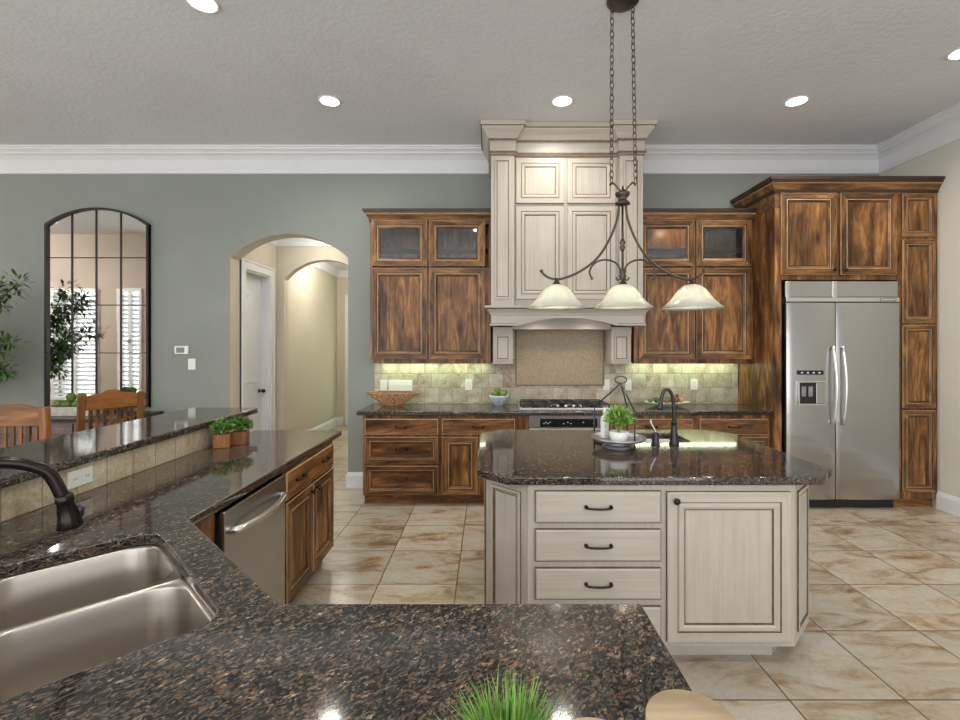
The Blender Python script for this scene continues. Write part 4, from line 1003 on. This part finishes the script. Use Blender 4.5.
planter('small green plant cut off by the left photo edge above the bronze faucet', -1.640, 1.49, 0.088, 0.2)

# ------------------------------------------------------------------ foreground counter items
t = thing('grass_plant', 'tuft of bright green ornamental grass at the bottom edge of the photo', 'plant', (0.026, 0.635, CT+0.0005))
MB().lathe([(0.040, 0), (0.050, 0.004), (0.056, 0.07), (0.052, 0.071), (0.050, 0.06), (0.001, 0.059)], 28).build('pot', M_ceramic, t)
m = MB()
for i in range(420):
    a = random.uniform(0, 2*PI); rr = 0.045*math.sqrt(random.random()); lean = random.uniform(0.0, 0.066)*(0.4+rr/0.045); hgt = random.uniform(0.085, 0.140)*(1-0.30*rr/0.045)
    p0 = Vector((rr*math.cos(a), rr*math.sin(a), 0.058)); a2 = a+random.gauss(0, .5); dr_ = Vector((math.cos(a2), math.sin(a2), 0)); sd = Vector((-math.sin(a2+random.gauss(0,1)), math.cos(a2), 0)).normalized(); w = random.uniform(0.0014, 0.0026)
    prev = None
    if rr*math.sin(a)+lean*math.sin(a2) < -0.07 and rr*math.cos(a)+lean*math.cos(a2) > 0.02: continue
    for q in range(6):
        u = q/5; c_ = p0 + dr_*lean*u*u + Vector((0,0,hgt*(u-0.12*u*u*lean/0.065))); ww = w*(1-u**2)+0.00012
        vs = (m.bm.verts.new(c_-sd*ww), m.bm.verts.new(c_+sd*ww))
        if prev: f = m.bm.faces.new((prev[0], prev[1], vs[1], vs[0])); f.material_index = i % 3; f.smooth = True
        prev = vs
m.build('grass_blades', [M_grass, M_leafl, M_leaf], t, fix=False)
def canister(label, x, y, h, rr):
    t = thing('canister', label, 'canister', (x, y, CT+0.0005))
    MB().lathe([(rr*0.93, 0), (rr*0.96, 0.004), (rr*0.96, h-0.025), (rr*0.9, h-0.022), (0.001, h-0.022)], 40).build('jar', M_ceramic, t)
    MB().lathe([(rr*0.88, h-0.0215), (rr*0.98, h-0.018), (rr, h-0.014), (rr, h-0.003), (rr*0.97, h), (0.001, h)], 48).build('lid', M_pine, t)
canister('round pale wooden canister lid at the bottom edge over the counter end', 0.231, 0.543, 0.21, 0.0505)
canister('round pale wooden canister lid barely showing between grass and the larger lid', 0.113, 0.50, 0.21, 0.049)

# ------------------------------------------------------------------ back counter items
t = thing('woven_bowl', 'wide shallow woven cane bowl at the left end of the back counter', 'bowl', ((392.5-488)*5.06/480, 5.06, CT+0.0005))
m = MB(); n = 22; prof = [(0.085, 0.006), (0.145, 0.045), (0.205, 0.085), (0.268, 0.130)]; rings = []
for j, (rr, zz) in enumerate(prof):
    rings.append([m.bm.verts.new((rr*math.cos(2*PI*(i+0.5*(j%2))/n), rr*0.62*math.sin(2*PI*(i+0.5*(j%2))/n), zz)) for i in range(n)])
for j in range(len(rings)-1):
    a, b = rings[j], rings[j+1]
    for i in range(n):
        if j % 2 == 0: tr = ((a[i], a[(i+1)%n], b[i]), (a[(i+1)%n], b[(i+1)%n], b[i]))
        else: tr = ((a[i], b[(i+1)%n], b[i]), (a[i], a[(i+1)%n], b[(i+1)%n]))
        for q in tr: m.bm.faces.new(q)
wb = m.build('lattice', M_wick, t); wm = wb.modifiers.new('w', 'WIREFRAME'); wm.thickness = 0.010; wm.use_replace = True
m = MB(); m.tube([(0.268*math.cos(2*PI*i/40), 0.166*math.sin(2*PI*i/40), 0.131) for i in range(40)], 0.007, 8, closed=True); m.build('rim', M_wick, t)
m = MB().lathe([(0.08, 0.0), (0.082, 0.008), (0.001, 0.009)], 24, sy=0.62); m.build('foot', M_wick, t)

ax = (499-488)*5.07/480
t = thing('ceramic_bowl', 'small blue and white patterned bowl of green apples left of the cooktop', 'bowl', (ax+0.003, 5.07, CT+0.0005))
MB().lathe([(0.055, 0), (0.055, 0.008), (0.075, 0.025), (0.095, 0.055), (0.106, 0.085), (0.110, 0.108), (0.105, 0.108), (0.098, 0.085), (0.080, 0.045), (0.001, 0.03)], 32).build('bowl_body', M_bluebowl, t)
def fruit(name, label, cat, loc, rr, mat, grp=None, sc=(1,1,0.92), stem=True):
    t = thing(name, label, cat, loc, random.uniform(0, 6), grp)
    m = MB(); prof = [(rr*math.sin(PI*i/12)*(1-0.06*(i/12)), -rr*math.cos(PI*i/12)*sc[2]*(1.0 if i not in (11, 12) else (0.95 if i == 11 else 0.82))) for i in range(13)]
    prof[0] = (0.001, -rr*sc[2]*0.93); prof[-1] = (0.001, rr*sc[2]*0.80)
    m.lathe(prof, 20, cap=False); m.build('flesh', mat, t)
    if stem: MB().tube([(0,0,rr*0.72), (0.003,0,rr*1.05)], 0.002, 6).build('stem', M_bark, t)
    return t
for i, (dx, dy, dz) in enumerate(((-0.046, -0.022, 0.100), (0.046, -0.022, 0.102), (0.0, 0.058, 0.104))):
    fruit('apple', ['green apple on the left in the blue and white bowl', 'green apple on the right in the blue and white bowl', 'green apple at the back of the blue and white bowl'][i], 'apple', (ax+dx*1.0, 5.07+dy, CT+dz+0.028), 0.042, M_apple, 'green apples in the bowl')
# platter with fruit
px_ = (667-488)*4.98/480
t = thing('serving_platter', 'shallow cream boat-shaped platter of fruit right of the cooktop', 'platter', (px_, 4.98, CT+0.0005))
MB().lathe([(0.11, 0), (0.12, 0.006), (0.18, 0.020), (0.235, 0.042), (0.238, 0.048), (0.20, 0.036), (0.12, 0.016), (0.001, 0.013)], 40, sy=0.5).build('platter_body', M_stone, t)
items = [(-0.145, 0.0, 0.060, 0.030, M_moss, 'dark green ball', 'ball'), (-0.095, -0.015, 0.068, 0.036, M_leafd, 'leaf green ball', 'ball'), (-0.045, 0.005, 0.060, 0.033, M_peach, 'peach-coloured fruit', 'fruit'), (-0.012, -0.03, 0.055, 0.028, M_rust, 'small reddish fruit', 'fruit'),
         (0.03, 0.012, 0.068, 0.038, M_moss, 'mossy ball', 'ball'), (0.075, -0.006, 0.068, 0.038, M_rust, 'rust-red fruit', 'fruit'), (0.120, 0.0, 0.064, 0.032, M_peach, 'orange fruit', 'fruit'), (0.088, 0.01, 0.112, 0.022, M_rust, 'small dark red fruit', 'fruit')]
posn = ['at the left end of the platter', 'second from the left on the platter', 'left of the faucet neck on the platter', 'tucked low in the middle of the platter', 'behind the faucet neck on the platter', 'right of the faucet neck on the platter', 'at the right end of the platter', 'lying on top of the platter pile']
for it, ps_ in zip(items, posn):
    fruit('platter_fruit', it[5]+' '+ps_, it[6], (px_+it[0]*1.2, 4.98+it[1], CT+it[2]), it[3]*0.93, it[4], None, stem=False)

# ------------------------------------------------------------------ mirror on left wall part
MXa, MXb = -4.805, -3.685; MZ0, MZs, MZp = 0.88, 2.868, 3.045
t = thing('arched_mirror', 'tall arched window-pane mirror with dark frame on the sage wall', 'mirror', (0, BY, 0))
arM = seg_arch(MXa, MXb, MZs, MZp, 24)
MB().prism([(MXa, MZ0), (MXb, MZ0)] + arM, -0.028, -0.004, 'y').build('mirror_glass', M_mirror, t)
fm = MB(); M_mf = plain('dark_iron_frame', (0.030, 0.022, 0.022), 0.45, 0.5, 0.3)
fw = 0.018
inner = [(MXa+fw, MZ0+fw), (MXb-fw, MZ0+fw)] + [(max(MXa+fw, min(MXb-fw, (x-(MXa+MXb)/2)*(1-2*fw/(MXb-MXa))+(MXa+MXb)/2)), z_-fw) for x, z_ in arM]
outer = [(MXa, MZ0), (MXb, MZ0)] + arM
n = len(outer)
for y0, y1 in ((-0.055, -0.002),):
    V = [[fm.bm.verts.new((p[0], y, p[1])) for p in pts] for pts, y in ((outer, y1), (outer, y0), (inner, y0), (inner, y1))]
    for a, b in ((0,1),(1,2),(2,3),(3,0)):
        for i in range(n): fm.bm.faces.new((V[a][i], V[a][(i+1)%n], V[b][(i+1)%n], V[b][i]))
fm.build('frame', M_mf, t)
gm = MB()
for px in (71, 95.3, 120):
    x = (px-488)/92.2; zt_ = MZp-0.02 - abs(x-(MXa+MXb)/2)**2*0.55
    gm.box(x-0.007, -0.036, MZ0+fw, x+0.007, -0.0285, zt_)
for py in (257.5, 305, 353): 
    zz = H+(345-py)/92.2; gm.box(MXa+fw, -0.034, zz-0.005, MXb-fw, -0.029, zz+0.005)
gm.build('glazing_bars', M_mf, t)

# sideboard
t = thing('sideboard', 'mauve-brown sideboard with dark top under the arched mirror', 'sideboard', (-4.93, 4.68, 0))
SW = 1.37; SD = BY-4.68-0.024
MB().box(0, 0, 0.06, SW, SD, 0.805).build('body', M_mauve, t, 0.004)
for x in (0.03, SW-0.09):
    for y in (0.03, SD-0.09): MB().box(x, y, 0, x+0.06, y+0.06, 0.0595).build('foot', M_mauve, t)
MB().box(-0.03, -0.035, 0.806, SW+0.03, SD, 0.84).build('top', M_darktop, t, 0.006)
for i in range(3):
    a = 0.03+i*0.44; b = a+0.42
    dw = MB().ring(a, 0.66, b, 0.785, -0.018, [(0, 0.0175, 0), (0, 0, 0), (0.02, 0, 0), (0.024, 0.005, 1), (0.03, 0.003, 0)], 0, 0, 0).build('drawer', [M_mauve, M_darktop], t)
    MB().sphere(((a+b)/2, -0.03, 0.722), 0.011).build('knob', M_bronze, dw)
    dw = MB().ring(a, 0.10, b, 0.64, -0.018, [(0, 0.0175, 0), (0, 0, 0), (0.04, 0, 0), (0.045, 0.007, 1), (0.06, 0.003, 0)], 0, 0, 0).build('door', [M_mauve, M_darktop], t)
    MB().sphere((a+0.03 if i % 2 else b-0.03, -0.03, 0.40), 0.011).build('knob', M_bronze, dw)
t = thing('stone_trough', 'pale stone trough of green balls on the sideboard', 'bowl', (-4.17, 4.87, 0.8405))
m = MB(); m.ring(0, 0, 0.46, 0.0001, 0, [(0, 0, 0)], 0, 0, 0) if False else None
def trough(mb, w, d, h, th):
    L = []
    for (a, b, z) in ((w*0.80, d*0.7, 0), (w*0.86, d*0.78, 0.004), (w, d, h-0.004), (w, d, h), (w-th, d-th, h), (w*0.82-th, d*0.74-th, 0.02)):
        L.append([mb.bm.verts.new((sx*a/2, sy*b/2, z)) for sx, sy in ((-1,-1),(1,-1),(1,1),(-1,1))])
    for a, b in zip(L, L[1:]):
        for i in range(4): mb.bm.faces.new((a[i], a[(i+1)%4], b[(i+1)%4], b[i]))
    mb.bm.faces.new(L[0]); mb.bm.faces.new(L[-1])
m = MB(); trough(m, 0.48, 0.20, 0.095, 0.03); m.build('trough_body', M_stone, t, 0.004)
gl = ['at the left end of', 'second along in', 'in the middle of', 'fourth along in', 'at the right end of', 'on top at the left of', 'on top at the centre of']
for i, (dx, dz, rr) in enumerate(((-0.185, 0.113, 0.044), (-0.093, 0.112, 0.046), (0.000, 0.113, 0.045), (0.092, 0.112, 0.045), (0.182, 0.112, 0.043), (-0.047, 0.188, 0.043), (0.046, 0.187, 0.043))):
    o = MB().sphere((0,0,0), rr, seg=20).build('moss_ball', M_moss, loc=(-4.17+dx, 4.865+0.008*(-1)**i, 0.8405+dz))
    tag(o, 'green moss ball '+gl[i]+' the stone trough', 'moss ball', 'moss balls in the trough')

# ------------------------------------------------------------------ bar stools (face -Y locally: back on +y side)
def stool(label, x, y, rz, crest):
    t = thing('bar_stool', label, 'bar stool', (x, y, 0), rz, 'oak bar stools at the raised bar')
    w = 0.42; sh = 0.74; top = 1.185
    MB().box(-w/2, -0.42, sh, w/2, -0.005, sh+0.035).build('seat', M_oakh, t, 0.01)
    for sx_ in (-1, 1):
        m = MB(); xx = sx_*(w/2-0.02)
        m.prism([(-0.005, 0), (0.035, 0), (0.030, sh), (0.045, top), (0.005, top), (-0.010, sh)], xx-0.022, xx+0.022, 'x'); m.build('back_post', M_oakv, t, 0.006)
        MB().box(xx-0.02, -0.41, 0, xx+0.02, -0.37, sh-0.0005).build('leg', M_oakv, t, 0.004)
        MB().box(xx-0.012, -0.369, 0.22, xx+0.012, -0.011, 0.25).build('stretcher', M_oakh, t)
    MB().box(-w/2+0.042, -0.40, 0.30, w/2-0.042, -0.375, 0.335).build('footrest', M_oakh, t, 0.003)
    # crest rail, curved top
    n = 16; a = w/2-0.043; up = []
    for i in range(n+1):
        u = -1+2*i/n
        h = 0.030*(1-u*u)
        if crest: h = 0.022*(1-u*u) + (0.014 if abs(u) < 0.28 else 0.0) + (0.006 if abs(u) < 0.14 else 0)
        up.append((a*u, top-0.012+h))
    m = MB(); m.prism([(-a, top-0.115), (a, top-0.115)] + up[::-1], 0.010, 0.032, 'y'); m.build('crest_rail', M_oakh, t, 0.003)
    MB().box(-a, 0.0, sh+0.10, a, 0.022, sh+0.145).build('lower_rail', M_oakh, t)
    for i in range(7):
        xx = -a+0.036+i*(2*a-0.072)/6
        MB().box(xx-0.012, 0.006, sh+0.1455, xx+0.012, 0.018, top-0.1155).build('slat', M_oakv, t, 0.002)
    return t
stool('oak bar stool with slatted back cut by the left edge of the photo', -2.84, 2.88, PI+0.06, False)
stool('oak bar stool with scalloped crest rail turned toward the bar, right of the other stool', -2.905, 3.70, PI+0.98, True)

# ------------------------------------------------------------------ corner tree
t = thing('indoor_tree', 'leafy green indoor tree at the left edge of the photo beside the mirror', 'plant', (-5.36, 4.72, 0))
MB().lathe([(0.14, 0), (0.17, 0.02), (0.20, 0.30), (0.19, 0.31), (0.17, 0.27), (0.001, 0.26)], 28).build('planter', M_basket, t)
m = MB(); random.seed(11)
tips = []
for i in range(16):
    a = random.uniform(0, 2*PI); z0 = random.uniform(0.8, 1.5); rr = random.uniform(0.28, 0.62); z1 = random.uniform(1.25, 2.5)
    pth = smooth_path([(0, 0, z0), (rr*0.4*math.cos(a), rr*0.4*math.sin(a), z0+(z1-z0)*0.6), (rr*math.cos(a), rr*0.7*math.sin(a), z1)])
    m.tube(pth, [0.010-0.007*j/(len(pth)-1) for j in range(len(pth))], 6); tips += pth[4:]
m.tube([(0,0,0.262),(0.02,0,0.9),(0,0.01,1.6),(0.02,0,2.1)], [0.025,0.02,0.014,0.007], 8)
m.build('trunk', M_bark, t)
m = MB()
for p in tips:
    for q in range(26):
        d = Vector((random.gauss(0,1), random.gauss(0,1)*0.7, random.gauss(-0.1,0.7))).normalized()
        pp_ = p+d*random.uniform(0.0, 0.10)
        if pp_.y > 0.47: continue
        m.leaf(pp_, d, Vector((0,0,1)), random.uniform(0.06,0.10), random.uniform(0.022,0.036), random.randrange(3))
m.build('foliage', [M_leaf, M_leafd, M_leafd], t, fix=False)
